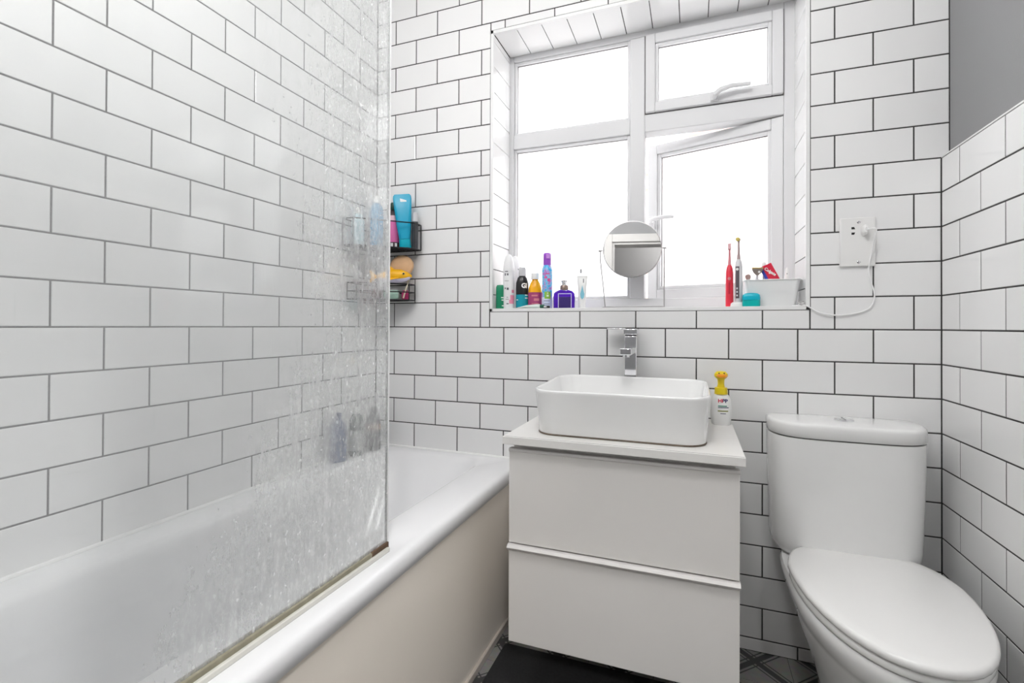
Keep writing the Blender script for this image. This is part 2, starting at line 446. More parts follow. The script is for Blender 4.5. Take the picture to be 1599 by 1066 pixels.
for i in range(0, 11):
    for j in range(0, 12):
        x, y = .60+.1+(i-3)*.2, -.05-.2*j
        if x-.1 < .60 or x+.1 > W+.06 or y-.1 < FRONT: continue
        o = bpy.data.objects.new('floor_tile', fm_); link(o, floor, (x, y, 0))

# ---------------------------------------------------------------- window
FY = 0.19
win = bpy.data.objects.new('window_1', None); link(win, None, (1.1, FY, RZ0)); struct(win)
def wobj(name, mb, m=UPVC, parent=None, bev=.003):
    mb.v = [tuple(Vector(p)-Vector(win.location)) for p in mb.v]
    return obj(name, mb, m, parent or win, bev=bev)
FB = FY+.07
fx0, fx1, fz0, fz1 = RX0-.004, RX1+.004, RZ0-.004, RZ1+.004
wobj('frame_side', MB().box(fx0, .574, FY, FB, fz0, fz1))
wobj('frame_side', MB().box(1.619, fx1, FY, FB, fz0, fz1))
wobj('frame_head', MB().box(.574, 1.619, FY, FB, 2.229, fz1))
wobj('frame_foot', MB().box(.574, 1.619, FY, FB, fz0, 1.186))
wobj('mullion', MB().box(1.073, 1.1305, FY, FB, 1.186, 2.229))
wobj('transom', MB().box(.574, 1.073, FY, FB, 1.846, 1.907))
wobj('transom', MB().box(1.1305, 1.619, FY, FB, 1.846, 1.916))
def bead(x0, x1, z0, z1, y0=FY+.010, wd=.011, dp=.018):
    b = MB()
    b.box(x0, x0+wd, y0, y0+dp, z0, z1).box(x1-wd, x1, y0, y0+dp, z0, z1).box(x0+wd, x1-wd, y0, y0+dp, z1-wd, z1).box(x0+wd, x1-wd, y0, y0+dp, z0, z0+wd)
    return b
def gasket(x0, x1, z0, z1, y0, wd=.002):
    return bead(x0, x1, z0, z1, y0, wd, .004)
for (x0, x1, z0, z1) in ((.574, 1.073, 1.907, 2.229), (.574, 1.073, 1.186, 1.846)):
    wobj('glazing_bead', bead(x0, x1, z0, z1), bev=.002)
    wobj('gasket', gasket(x0+.0105, x1-.0105, z0+.0105, z1-.0105, FY+.022), RUBBER, bev=0)
    wobj('window_pane', MB().box(x0+.002, x1-.002, FY+.028, FY+.032, z0+.002, z1-.002), PANE, bev=0)
# top right: a closed vent sash standing a little proud of the frame
def sash(name, x0, x1, z0, z1, gw, par, y0):
    s = MB(); y1 = y0+.055
    s.box(x0, x0+gw, y0, y1, z0, z1).box(x1-gw, x1, y0, y1, z0, z1).box(x0+gw, x1-gw, y0, y1, z1-gw, z1).box(x0+gw, x1-gw, y0, y1, z0, z0+gw)
    return s
tsx0, tsx1, tsz0, tsz1 = 1.1342, 1.6155, 1.9185, 2.2255
so = wobj('sash', sash('s', tsx0, tsx1, tsz0, tsz1, .036, None, FY-.014))
def sub(par, name, mb, m, bev=.002, loc=None, rot=None):
    return obj(name, mb, m, par, loc=loc, rot=rot, bev=bev)
def wsub(par, name, mb, m, bev=.002):
    mb.v = [tuple(Vector(p)-Vector(win.location)) for p in mb.v]
    return obj(name, mb, m, par, bev=bev)
wsub(so, 'glazing_bead', bead(tsx0+.036, tsx1-.036, tsz0+.034, tsz1-.036, FY-.006, .012), UPVC)
wsub(so, 'gasket', gasket(tsx0+.0475, tsx1-.0475, tsz0+.0455, tsz1-.0475, FY+.008, .002), RUBBER, 0)
wsub(so, 'window_pane', MB().box(tsx0+.03, tsx1-.03, FY+.0125, FY+.0165, tsz0+.03, tsz1-.03), PANE, 0)
wsub(so, 'shadow_gap', bead(1.1306, 1.6189, 1.9161, 2.2289, FY-.0005, .006, .004), RUBBER, 0)  # dark ring painted in for the shade of the gap round the sash
hy = FY-.014
wsub(so, 'window_handle', MB().box(1.372, 1.398, hy-.012, hy, tsz0+.004, tsz0+.030).tube(
    [(1.385, hy-.010, tsz0+.014), (1.389, hy-.030, tsz0+.020), (1.405, hy-.036, tsz0+.030), (1.44, hy-.036, tsz0+.038), (1.505, hy-.034, tsz0+.036)], [.010, .010, .009, .0085, .007], 10), UPVC, .002)
wsub(so, 'handle_screw', MB().lathe([(.0028, 0), (.0028, .002)], 10).xf(Matrix.Translation((1.392, hy-.012, tsz0+.012)) @ Matrix.Rotation(PI/2, 4, 'X')), CHROME, 0)
# bottom right: the side-hung casement, pushed open outwards about its right-hand edge
HX, HY = 1.6175, FY+.004
casement = bpy.data.objects.new('casement', None); link(casement, win, Vector((HX, HY, 1.19))-Vector(win.location), (0, 0, -R(16.8)))
CW, CH = .510, .652
cs = sash('c', -CW, 0, 0, CH, .040, None, 0)
sub(casement, 'sash_frame', cs, UPVC, .003)
sub(casement, 'glazing_bead', bead(-CW+.040, -.040, .040, CH-.040, .008, .013), UPVC)
sub(casement, 'gasket', gasket(-CW+.0525, -.0525, .0525, CH-.0525, .022, .0025), RUBBER, 0)
sub(casement, 'window_pane', MB().box(-CW+.03, -.03, .0265, .0305, .03, CH-.03), PANE, 0)
hz = .325
sub(casement, 'window_handle', MB().box(-CW+.008, -CW+.032, -.012, 0, hz-.035, hz+.025).tube(
    [(-CW+.02, -.008, hz), (-CW+.022, -.032, hz+.002), (-CW+.035, -.040, hz+.004), (-CW+.075, -.040, hz+.008), (-CW+.125, -.038, hz+.006)], [.010, .010, .009, .0085, .0075], 10), UPVC, .002)
sub(casement, 'hinge_seal', MB().box(-.004, .0012, .012, .05, .004, CH-.004), mat('brown_hinge_seal', (.16, .12, .11), .6, var=.3), 0)

# ---------------------------------------------------------------- outdoors: the neighbouring brick house
BRICK = bpy.data.materials.new('red_brick'); BRICK.use_nodes = True
_t = BRICK.node_tree; _p = _t.nodes['Principled BSDF']; _b = _t.nodes.new('ShaderNodeTexBrick'); _tc = _t.nodes.new('ShaderNodeTexCoord')
_mp = _t.nodes.new('ShaderNodeMapping'); _mp.inputs['Rotation'].default_value = (PI/2, 0, 0); _t.links.new(_tc.outputs['Object'], _mp.inputs[0]); _t.links.new(_mp.outputs[0], _b.inputs['Vector'])
_b.inputs['Scale'].default_value = 4.5; _b.inputs['Color1'].default_value = (.62, .40, .34, 1); _b.inputs['Color2'].default_value = (.55, .34, .29, 1); _b.inputs['Mortar'].default_value = (.75, .7, .66, 1)
_t.links.new(_b.outputs['Color'], _p.inputs['Base Color']); _p.inputs['Roughness'].default_value = .85
ROOF = mat('weathered_clay_tile', (.50, .36, .33), .8, var=.25, scale=6)
house = thing('neighbouring_house', 'red brick house with clay tiled roof seen through the open casement', 'house', (2.4, 6.5, 0))
obj('brick_wall', MB().box(-1.70, 2.4, -1.5, 2.5, -.5, 2.98), BRICK, house, smooth=False)
obj('gutter', MB().box(-1.82, 2.5, -1.66, -1.52, 2.93, 3.0), mat('white_gutter', (.7, .7, .7), .4), house, smooth=False)
for i in range(14):
    a, b = i/14, (i+1)/14
    def rp(s, t_): return (-1.80+(1.15*s), -1.68+2.0*s, 2.98+1.75*s) if t_ == 0 else (2.6, -1.68+2.0*s, 2.98+1.75*s)
    l0, r0, l1, r1 = rp(a, 0), rp(a, 1), rp(b, 0), rp(b, 1)
    h = .045
    obj('roof_course', MB().add([l0, r0, r1, l1, (l0[0], l0[1]-.03, l0[2]+h), (r0[0], r0[1]-.03, r0[2]+h), (r1[0], r1[1], r1[2]+.008), (l1[0], l1[1], l1[2]+.008)],
        [(0,3,2,1), (4,5,6,7), (0,1,5,4), (1,2,6,5), (2,3,7,6), (3,0,4,7)]), ROOF, house, smooth=False)
ground = struct(obj('ground_outside', MB().box(-8, 12, .31, 16, -.7, -.5), mat('pale_paving', (.45, .44, .42), .9, var=.15), smooth=False))

# ---------------------------------------------------------------- bathtub
tub = thing('bathtub', 'white acrylic bathtub with cream side panel along the tiled left wall', 'bathtub', (.35, -.85, 0))
def br(x0, x1, y0, y1, r, z): return rrect(x0, x1, y0, y1, r, z, 8)
BL = -1.70
shell = MB().loft([
    br(.002, .690, BL, -.002, .006, .506), br(.002, .6955, BL, -.002, .010, .509), br(.002, .6975, BL, -.002, .012, .530), br(.002, .6965, BL, -.002, .012, .540),
    br(.002, .6925, BL, -.002, .012, .5475), br(.002, .685, BL, -.002, .012, .5520), br(.002, .672, BL, -.002, .012, .5538), br(.004, .655, BL, -.004, .02, .5540),
    br(.085, .556, BL+.09, -.050, .10, .5525), br(.092, .548, BL+.10, -.062, .10, .5485), br(.100, .540, BL+.11, -.085, .11, .535), br(.112, .530, BL+.13, -.135, .12, .48),
    br(.130, .515, BL+.18, -.26, .13, .30), br(.150, .495, BL+.24, -.36, .13, .205), br(.185, .46, BL+.32, -.44, .11, .172), br(.25, .40, BL+.4, -.52, .07, .165)], cap0=False, cap1=True)
obj('tub_shell', shell, ACRYLIC, tub, world=True, ang=80)
obj('side_panel', MB().box(.664, .684, BL, -.003, .02, .516), CREAM, tub, world=True, bev=.002)
obj('base_strip', MB().box(.660, .692, BL, -.003, .0, .022), mat('pale_base_strip', (.55, .5, .45), .4), tub, world=True, bev=.002)
obj('bath_waste', MB().lathe([(.001, .006), (.03, .006), (.034, 0), (.034, -.002)][::-1], 20, (.32, -1.2, .168)), CHROME, tub, world=True)
# silicone beads where the tub meets the tiles
struct(obj('trim_6', MB().tube([(.004, BL, .5555), (.004, -.004, .5555)], .0062, 8), SILICONE))
struct(obj('trim_7', MB().tube([(.004, -.004, .5555), (.694, -.004, .5535)], .0055, 8), SILICONE))

# ---------------------------------------------------------------- shower screen
scr = thing('shower_screen', 'frameless glass shower screen hazy with limescale on the bath rim', 'shower screen', (.645, -.838, .566), -R(0.9))
gp = obj('glass_pane', MB().box(-.003, .003, -.86, 0, 0, 1.42), SCREEN, scr, smooth=False)
CLEARG = bpy.data.materials.new('clear_glass_back'); CLEARG.use_nodes = True
_t = CLEARG.node_tree; _t.nodes.clear(); _o = _t.nodes.new('ShaderNodeOutputMaterial'); _b = _t.nodes.new('ShaderNodeBsdfTransparent'); _b.inputs[0].default_value = (.985, .995, .99, 1)
_d = _t.nodes.new('ShaderNodeBsdfDiffuse'); _d.inputs[0].default_value = (.95, .955, .96, 1); _tl = _t.nodes.new('ShaderNodeBsdfTranslucent'); _tl.inputs[0].default_value = (.95, .955, .96, 1)
_m = _t.nodes.new('ShaderNodeMixShader'); _m.inputs[0].default_value = .5; _t.links.new(_d.outputs[0], _m.inputs[1]); _t.links.new(_tl.outputs[0], _m.inputs[2])
_n = _t.nodes.new('ShaderNodeTexNoise'); _n.inputs['Scale'].default_value = 5
_r = _t.nodes.new('ShaderNodeMapRange'); _r.inputs['To Min'].default_value = .12; _r.inputs['To Max'].default_value = .24; _t.links.new(_n.outputs['Fac'], _r.inputs['Value'])
_m2 = _t.nodes.new('ShaderNodeMixShader'); _t.links.new(_r.outputs[0], _m2.inputs[0]); _t.links.new(_b.outputs[0], _m2.inputs[1]); _t.links.new(_m.outputs[0], _m2.inputs[2]); _t.links.new(_m2.outputs[0], _o.inputs[0])
gp.data.materials.append(CLEARG)
for q in gp.data.polygons: q.material_index = 0 if q.normal.x > .5 else 1
obj('edge_highlight', MB().box(-.0036, .0040, 0.0, .0042, .004, 1.42), mat('painted_edge_highlight', (.92, .93, .93), .25, var=.01), scr, smooth=False)  # white strip stands in for light caught by the glass edge
obj('bottom_seal', MB().box(-.007, .007, -.86, .0, -.011, .007).box(-.013, -.003, -.86, .0, -.0125, -.004), SEAL, scr, bev=.002)
obj('seal_wiper', MB().box(.006, .014, -.86, -.003, -.0125, -.002), mat('clear_wiper', (.66, .65, .60), .25, var=.1), scr, bev=.002)
obj('mould_stain', MB().box(-.0075, .0076, -.060, .001, -.0115, .0076), MOULD, scr, bev=.001)

# ---------------------------------------------------------------- vanity
CT = .760
van = thing('vanity_cabinet', 'wall-hung gloss white vanity cabinet with two wide drawers', 'cabinet', (1.118, -.25, .168))
obj('carcass', MB().box(.822, 1.414, -.462, -.001, .172, .728), LAMINATE, van, world=True, bev=.001)
for k, (z0, z1) in enumerate(((.452, .7215), (.168, .4475))):
    df = obj('drawer_front', MB().box(.815, 1.421, -.482, -.463, z0, z1), GLOSS_WHITE, van, world=True, bev=.0015)
    lm = mat('satin_white_lip', (.72, .70, .685), .45, spec=.3, var=.01)
    lp = [(-.463, z1+.0005), (-.490, z1+.0005), (-.4965, z1-.006), (-.492, z1-.013), (-.4825, z1-.017), (-.463, z1-.017)] if k else [(-.463, z1+.0005), (-.4835, z1+.0005), (-.4855, z1-.002), (-.4855, z1-.006), (-.4825, z1-.009), (-.463, z1-.009)]
    df2 = MB().loft([[(x_, y, z) for y, z in lp] for x_ in ((.8135, 1.4225) if k else (.8147, 1.4213))])
    obj('drawer_lip', MB().add([tuple(Vector(p)-Vector(van.location)) for p in df2.v], df2.f), lm, df)
obj('gap_shade', MB().box(.822, 1.414, -.458, -.44, .720, .737), mat('dark_gap_shade', (.07, .042, .028), .6, var=.3, scale=20), van, world=True)  # dark brown strip painted as the shadow in the gap under the countertop
ctop = tag(obj('vanity_countertop', MB().box(.803, 1.432, -.505, -.001, .738, CT), LAMINATE, bev=.0012), 'white laminate countertop on the vanity cabinet under the basin', 'countertop')
obj('edge_line', MB().box(.806, 1.430, -.4985, -.4973, CT-.001, CT+.0003), mat('edge_band_line', (.07, .06, .055), .6, var=.5, scale=20), ctop)

# basin
bas = thing('wash_basin', 'white rectangular ceramic countertop basin with rounded corners', 'basin', (1.113, -.27, CT))
def rim(inset, z_f, z_b, r, y0=-.457, y1=-.088, x0=.868, x1=1.357):
    l = rrect(x0+inset, x1-inset, y0+inset, y1-inset, r, 0, 10)
    return [(x, y, z_f+(z_b-z_f)*(y-y0)/(y1-y0)) for x, y, _ in l]
body = MB().loft([rim(.028, CT+.001, CT+.001, .05), rim(.014, CT+.001, CT+.001, .06), rim(.010, CT+.006, CT+.006, .062), rim(.006, .82, .825, .064), rim(.0005, .880, .893, .066),
                  rim(0, .886, .899, .066), rim(.0015, .889, .902, .065), rim(.0045, .8898, .9028, .063), rim(.0075, .889, .902, .060), rim(.010, .884, .897, .058), rim(.020, .835, .848, .055),
                  rim(.034, .800, .806, .06), rim(.06, .788, .790, .06), rim(.12, .784, .785, .05)], True, True)
obj('basin_bowl', body, CERAMIC, bas, world=True, ang=60)
obj('basin_waste', MB().lathe([(.024, 0), (.024, .003), (.018, .005), (.002, .005)], 20, (1.113, -.25, .785)), CHROME, bas, world=True)
obj('silicone_joint', MB().ring([(x, y, CT+.0026) for x, y, _ in rim(.0115, 0, 0, .06)], .0026, 6), mat('stained_silicone', (.12, .09, .065), .6, var=.7, scale=14), bas, world=True)

# tap
tap = thing('basin_tap', 'tall square chrome mixer tap standing behind the basin', 'tap', (1.1076, -.046, CT))
obj('tap_body', MB().box(-.0205, .0205, -.019, .019, 0, .281), CHROME, tap, bev=.002)
obj('tap_base', MB().lathe([(.027, 0), (.027, .004), (.024, .006)], 24), CHROME, tap)
sp = obj('spout', MB().box(-.0185, .0185, -.150, -.018, .222, .243), CHROME, tap, bev=.002)
obj('aerator', MB().lathe([(.010, .214), (.0115, .2145), (.0115, .223)], 18, (0, -.133, 0)), CHROME, sp)
obj('cartridge_neck', MB().box(-.0185, .0185, -.017, .017, .281, .286), mat('dark_neck', (.08, .08, .085), .3, metal=.8), tap)
lv = obj('lever', MB().box(-.0245, .0245, -.023, .023, .286, .306), CHROME, tap, rot=(0, 0, R(0)), bev=.002)
obj('lever_blade', MB().box(-.082, -.020, -.021, .021, .3035, .3085), CHROME, lv, bev=.0015)

# soap dispenser with a duck-headed pump
soap = thing('soap_dispenser', 'white foam soap bottle with yellow duck-head pump beside the basin', 'soap dispenser', (1.397, -.088, CT), R(4))
WPL = mat('white_bottle_plastic', (.84, .84, .83), .3, var=.01)
YEL = mat('yellow_plastic', (.78, .60, .015), .35)
obj('bottle', MB().lathe([(.026, 0), (.029, .004), (.0315, .03), (.032, .055), (.0295, .08), (.0225, .095), (.019, .098)], 28, sy=.72), WPL, soap)
obj('pump_collar', MB().lathe([(.0195, .098), (.0198, .100), (.0190, .118), (.0165, .1195)], 24), YEL, soap)
obj('pump_neck', MB().lathe([(.0120, .1195), (.0100, .130), (.0105, .142), (.013, .150)], 18), YEL, soap)
hd = obj('duck_head', MB().lathe([(.004, .146), (.012, .148), (.0165, .155), (.0165, .163), (.011, .1705), (.003, .172)], 18, sx=1.22, sy=1.0), YEL, soap)
obj('beak', MB().loft([[(x*s_, y, .158+z*s_) for x, z in ((-.016, 0), (-.010, .005), (.010, .005), (.017, 0), (.010, -.006), (-.010, -.006))] for y, s_ in ((-.006, 1), (-.020, 1.05), (-.028, .75), (-.030, .2))]), mat('orange_beak', (.85, .30, .01), .4), hd)
for sx in (-1, 1): obj('eye', MB().lathe([(.0001, -.002), (.002, -.0012), (.002, .0012), (.0001, .002)], 10, (sx*.0075, -.0140, .1655)), mat('black_eye', (.01, .01, .01), .3), hd)
lab = [(z, a) for z, a in ((.073, 0),)]
def flat_text(par, s_, size, x, y, z, m, bold=0.0): return obj('lettering', text_mb(s_, size, at=(x, y, z), bold=bold), m, par, smooth=False)
INK_R = mat('red_ink', (.6, .02, .06), .5); INK_B = mat('dark_blue_ink', (.03, .03, .12), .5); INK_G = mat('green_ink', (.05, .3, .2), .5)
flat_text(soap, 'Hi', .016, -.004, -.0215, .078, INK_R, .0005); flat_text(soap, 'PP', .016, .009, -.0210, .078, INK_B, .0005)
for (z, c_, a0, a1, h_) in ((.062, INK_G, -20, 28, .003), (.057, INK_B, -20, 40, .0022), (.046, mat('olive_ink', (.25, .26, .06), .5), -22, 36, .0035), (.038, INK_B, -8, 22, .002)):
    obj('print_line', patch(.0318, a0, a1, z-h_/2, z+h_/2, 8, sy=.72), c_, soap)

# ---------------------------------------------------------------- toilet
TX = 1.743
wc = thing('toilet', 'white close-coupled toilet with the lid down in the corner', 'toilet', (TX, -.35, 0))
def egg(hw, yr, ym, yf, z, rw=.86, n=48, cx=TX, pw=2.15):
    """plan outline: rounded rear edge at yr, widest at ym, tip at yf"""
    out = []
    for i in range(n):
        a = 2*PI*i/n; c_, s_ = math.cos(a), math.sin(a)
        if s_ <= 0:
            x = hw*math.copysign(abs(c_)**(2/pw), c_); y = ym+(ym-yf)*s_
        else:
            e = 2/3.6
            x = hw*math.copysign(abs(c_)**e, c_); y = ym+(yr-ym)*abs(s_)**e
            x *= 1-(1-rw)*max(0, (y-ym)/(yr-ym))
        out.append((cx+x, y, z))
    return out
pan = MB().loft([egg(.118, -.14, -.30, -.50, 0), egg(.118, -.14, -.30, -.50, .02), egg(.108, -.13, -.30, -.49, .06), egg(.116, -.10, -.30, -.51, .14), egg(.138, -.06, -.30, -.56, .22),
                 egg(.160, -.03, -.30, -.605, .28, rw=.95), egg(.172, -.018, -.30, -.635, .325, rw=1.03), egg(.1745, -.015, -.30, -.643, .338, rw=1.03), egg(.180, -.015, -.30, -.648, .344, rw=1.03), egg(.1865, -.012, -.30, -.655, .37, rw=1.03), egg(.1885, -.012, -.30, -.657, .388, rw=1.03), egg(.184, -.014, -.30, -.652, .397, rw=1.03), egg(.12, -.05, -.30, -.59, .398)])
obj('pan', pan, CERAMIC, wc, world=True, ang=60)
def slab(hw, yr, ym, yf, z0, z1, r):
    return MB().loft([egg(hw-r, yr-r, ym, yf+r, z0), egg(hw-r*.3, yr-r*.3, ym, yf+r*.3, z0+r*.25), egg(hw, yr, ym, yf, z0+r*.8), egg(hw, yr, ym, yf, z1-r), egg(hw-r*.3, yr-r*.3, ym, yf+r*.3, z1-r*.3), egg(hw-r, yr-r, ym, yf+r, z1-r*.05), egg(hw-r*4, yr-r*4, ym, yf+r*4, z1+.0015), egg(.03, ym+.02, ym, ym-.06, z1+.003)])
SEATM = mat('white_seat_plastic', (.86, .855, .845), .14, coat=.2, var=.008)
obj('seat', slab(.187, -.165, -.30, -.660, .400, .419, .006), SEATM, wc, world=True, ang=60)
obj('lid', slab(.190, -.150, -.30, -.667, .4205, .441, .008), SEATM, wc, world=True, ang=60)
for sx in (-.08, .08):
    obj('hinge', MB().lathe([(.012, 0), (.012, .03), (.009, .034), (.002, .035)], 16, (TX+sx, -.158, .396)), SEATM, wc, world=True)
def cis(hw, yb, yf, z, cx=1.731, n=40, rb=.05):
    out = []
    for i in range(n):
        a = 2*PI*i/n; c_, s_ = math.cos(a), math.sin(a)
        x = hw*math.copysign(abs(c_)**(2/4.5), c_)
        y = yb+(-yb+(-.045))*0
        if s_ >= 0: yy = -.07+(yb+.07)*abs(s_)**(2/7)
        else: yy = -.07+(yf+.07)*abs(s_)**(2/2.35)
        out.append((cx+x, yy, z))
    return out
obj('cistern', MB().loft([cis(.150, -.02, -.150, .399), cis(.180, -.012, -.176, .404), cis(.188, -.008, -.184, .420), cis(.191, -.006, -.187, .45), cis(.1965, -.006, -.193, .65), cis(.198, -.006, -.195, .752)]), CERAMIC, wc, world=True, ang=60)
obj('joint_gap', MB().loft([cis(.193, -.010, -.190, .751), cis(.193, -.010, -.190, .756)]), RUBBER, wc, world=True)
cl = obj('cistern_lid', MB().loft([cis(.1965, -.006, -.1945, .7555), cis(.1995, -.004, -.1975, .7575), cis(.1995, -.004, -.1975, .786), cis(.1985, -.005, -.1965, .7915), cis(.195, -.008, -.193, .795), cis(.188, -.012, -.186, .797), cis(.10, -.04, -.13, .7995)]), CERAMIC, wc, world=True, ang=60)
fb = MB().lathe([(.026, .795), (.026, .8015), (.023, .8035), (.002, .8042)], 24, (1.731, -.10, 0))
fb.v = [tuple(Vector(p)-Vector(wc.location)) for p in fb.v]
fo = obj('flush_button', fb, CHROME, cl)
fs_ = MB().box(1.7303, 1.7317, -.122, -.078, .8030, .8046); fs_.v = [tuple(Vector(p)-Vector(wc.location)) for p in fs_.v]
obj('button_split', fs_, RUBBER, cl)

# ---------------------------------------------------------------- bath mat
def mat_fabric():
    return mat('charcoal_mat', (.022, .022, .024), .95, var=.4, scale=120, bump=.8, bscale=600)
tag(obj('bath_mat', MB().loft([rrect(.722, 1.36, -.95, -.262, .015, .0005, 4), rrect(.722, 1.36, -.95, -.262, .015, .007, 4), rrect(.728, 1.354, -.944, -.268, .012, .0095, 4)]), mat_fabric(), rot=None), 'charcoal bath mat on the floor below the vanity', 'bath mat')

# ---------------------------------------------------------------- shaver socket, plug and cord
soc = thing('shaver_socket', 'white shaver socket plate with screws on the tiled wall', 'socket', (1.7905, 0, 1.340))
SW = mat('socket_white', (.80, .795, .785), .3, var=.01)
obj('face_plate', MB().box(-.047, .047, -.010, -.0003, -.076, .076), SW, soc, bev=.003)
for z in (.061, -.063):
    sc_ = obj('screw', MB().lathe([(.0042, 0), (.0042, .0012), (.003, .0018)], 14).xf(Matrix.Translation((.0022, -.0098, z)) @ Matrix.Rotation(PI/2, 4, 'X')), CHROME, soc)
    obj('screw_slot', MB().box(-.003, .0075, -.0121, -.0114, z-.0006, z+.0006), RUBBER, sc_)
for z, s_ in ((.043, 1), (.027, -1)):
    obj('pin_slot', MB().loft([[(-.0165, y, z-.003*s_), (-.0065, y, z-.003*s_), (-.0095, y, z+.004*s_), (-.0165, y, z+.004*s_)] for y in (-.0103, -.0085)]), mat('slot_black', (.008, .008, .008), .8), soc, smooth=False)
CORD = mat('white_cord', (.86, .86, .86), .35, var=.01)
cordt = thing('power_lead', 'white charger plug and cord hanging from the shaver socket to the sill', 'charger', (1.806, -.010, 1.372))
plug = MB().loft([[(.0+.008*c_*k, -y, .0015+.0165*s_*k) for c_, s_ in [(math.cos(2*PI*j/16), math.sin(2*PI*j/16)) for j in range(16)]] for y, k in ((.0005, 1), (.016, 1), (.022, .8), (.026, .45))])
obj('plug', plug, SW, cordt)
path = [(1.806, -.034, 1.373), (1.818, -.043, 1.374), (1.8277, -.046, 1.3706), (1.8275, -.040, 1.350), (1.826, -.026, 1.325), (1.822, -.016, 1.290), (1.8194, -.009, 1.2558), (1.826, -.006, 1.215), (1.8343, -.005, 1.1859), (1.834, -.005, 1.158), (1.8243, -.005, 1.1365), (1.810, -.005, 1.127), (1.7942, -.005, 1.1208), (1.765, -.006, 1.115), (1.7328, -.008, 1.113), (1.705, -.009, 1.117), (1.682, -.008, 1.1245), (1.6606, -.006, 1.139), (1.650, .006, 1.1458), (1.640, .02, 1.1458), (1.62, .04, 1.1458)]
def smooth_path(ps, k=4):
    ps = [Vector(p) for p in ps]; out = []
    for i in range(len(ps)-1):
        p0, p1, p2, p3 = ps[max(i-1, 0)], ps[i], ps[i+1], ps[min(i+2, len(ps)-1)]
        for j in range(k):
            t = j/k
            out.append(.5*((2*p1)+(-p0+p2)*t+(2*p0-5*p1+4*p2-p3)*t*t+(-p0+3*p1-3*p2+p3)*t**3))
    out.append(ps[-1]); return out
obj('cord', MB().tube([p-Vector(cordt.location) for p in smooth_path(path)], .0021, 8), CORD, cordt)

# ---------------------------------------------------------------- things on the window sill
SZ = WZ0+.0125       # sill top
G_S = 'toiletries on the window sill'
GRN = mat('green_plastic', (.01, .22, .11), .35)
t = thing('roll_on_deodorant', 'short green deodorant stick at the far end of the sill', 'deodorant', (.579, .036, SZ), R(20), G_S)
obj('body', MB().lathe([(.0185, 0), (.0195, .004), (.0195, .060)], 24, sy=.8), GRN, t)
obj('cap', MB().lathe([(.0192, .060), (.0196, .062), (.0192, .088), (.016, .096), (.002, .098)], 24, sy=.8), GRN, t)
for z, a0, a1 in ((.045, 5, 55), (.035, 10, 50), (.012, 15, 60)): obj('print_line', patch(.0195, a0, a1, z-.002, z+.002, 8, sy=.8), WPL, t)
CANW = mat('white_spray_can', (.83, .83, .84), .25, var=.01)
PINKP = mat('pink_print', (.80, .28, .40), .4); GREYP = mat('grey_print', (.12, .12, .14), .5)
t = thing('spray_can', 'tall white deodorant spray with pink print beside the green stick', 'spray can', (.610, .046, SZ), R(20), G_S)
obj('can', MB().lathe([(.0225, 0), (.0235, .003), (.0240, .14), (.0225, .150)], 28), CANW, t)
obj('cap', MB().lathe([(.0235, .150), (.0235, .162), (.0205, .190), (.013, .214), (.006, .2215), (.001, .2225)], 28), CANW, t)
for z, a0, a1, h_ in ((.045, 15, 62, .02), (.028, 5, 60, .016), (.07, 30, 62, .012)): obj('print_patch', patch(.0238, a0, a1, z-h_/2, z+h_/2, 8), PINKP, t)
for z, a0, a1, h_ in ((.150, -40, -8, .003), (.138, -42, -30, .010), (.138, -18, -4, .008), (.112, -45, 0, .0015), (.082, -42, -30, .007), (.080, -20, 0, .009), (.046, -22, -5, .002), (.038, -30, 0, .002), (.020, -22, 0, .004)):
    obj('print_line', patch(.0240, a0, a1, z-h_/2, z+h_/2, 6), GREYP, t)
t = thing('spray_can', 'tall white spray half hidden behind the pink-printed one', 'spray can', (.603+.012, .105, SZ), R(20), G_S)
obj('can', MB().lathe([(.0225, 0), (.0235, .003), (.0240, .14), (.0225, .150)], 28), CANW, t)
obj('cap', MB().lathe([(.0235, .150), (.0235, .165), (.0205, .192), (.013, .214), (.006, .221), (.001, .222)], 28), CANW, t)
for z, a0, a1, h_ in ((.165, 30, 75, .004), (.12, 40, 80, .02), (.10, 40, 80, .012)): obj('print_line', patch(.0241, a0, a1, z-h_/2, z+h_/2, 8), GREYP if h_ < .01 else PINKP, t)
BLK = mat('black_bottle', (.012, .012, .014), .3); TEAL = mat('teal_print', (.0, .28, .36), .4)
CLEARP = mat('clear_grey_plastic', (.55, .55, .57), .15, var=.03)
t = thing('shampoo_bottle', 'black and teal bottle with grey flip cap beside the orange one', 'bottle', (.663, .060, SZ), R(20), G_S)
obj('body', MB().lathe([(.0235, 0), (.0255, .004), (.0258, .085), (.0250, .105), (.019, .125), (.013, .133)], 28, sy=.75), BLK, t)
obj('teal_band', patch(.0258, -80, 80, .006, .057, 24, sy=.75), TEAL, t)
obj('cap', MB().lathe([(.0142, .133), (.0148, .136), (.0152, .160), (.012, .168), (.002, .170)], 24, sy=.9), CLEARP, t)
obj('lettering', text_mb('Gl', .026, wrap=.0262, at=(0, .004, .092), bold=.0012).xf(Matrix.Rotation(R(22), 4, 'Z')), WPL, t, smooth=False)
for z, a0, a1 in ((.055, 25, 60), (.043, 25, 60), (.036, -60, -40)): obj('print_line', patch(.0262, a0, a1, z-.0018, z+.0018, 6, sy=.75), WPL, t)
ORG = mat('orange_liquid', (.88, .42, .008), .25); PLUM = mat('plum_label', (.36, .05, .16), .5, var=.3, scale=60)
t = thing('bath_oil_bottle', 'orange bottle with plum label and white screw cap', 'bottle', (.717, .062, SZ), R(18), G_S)
obj('body', MB().lathe([(.025, 0), (.0275, .004), (.0275, .068), (.0255, .085), (.019, .103), (.0125, .114), (.0115, .120)], 28, sy=.8), ORG, t)
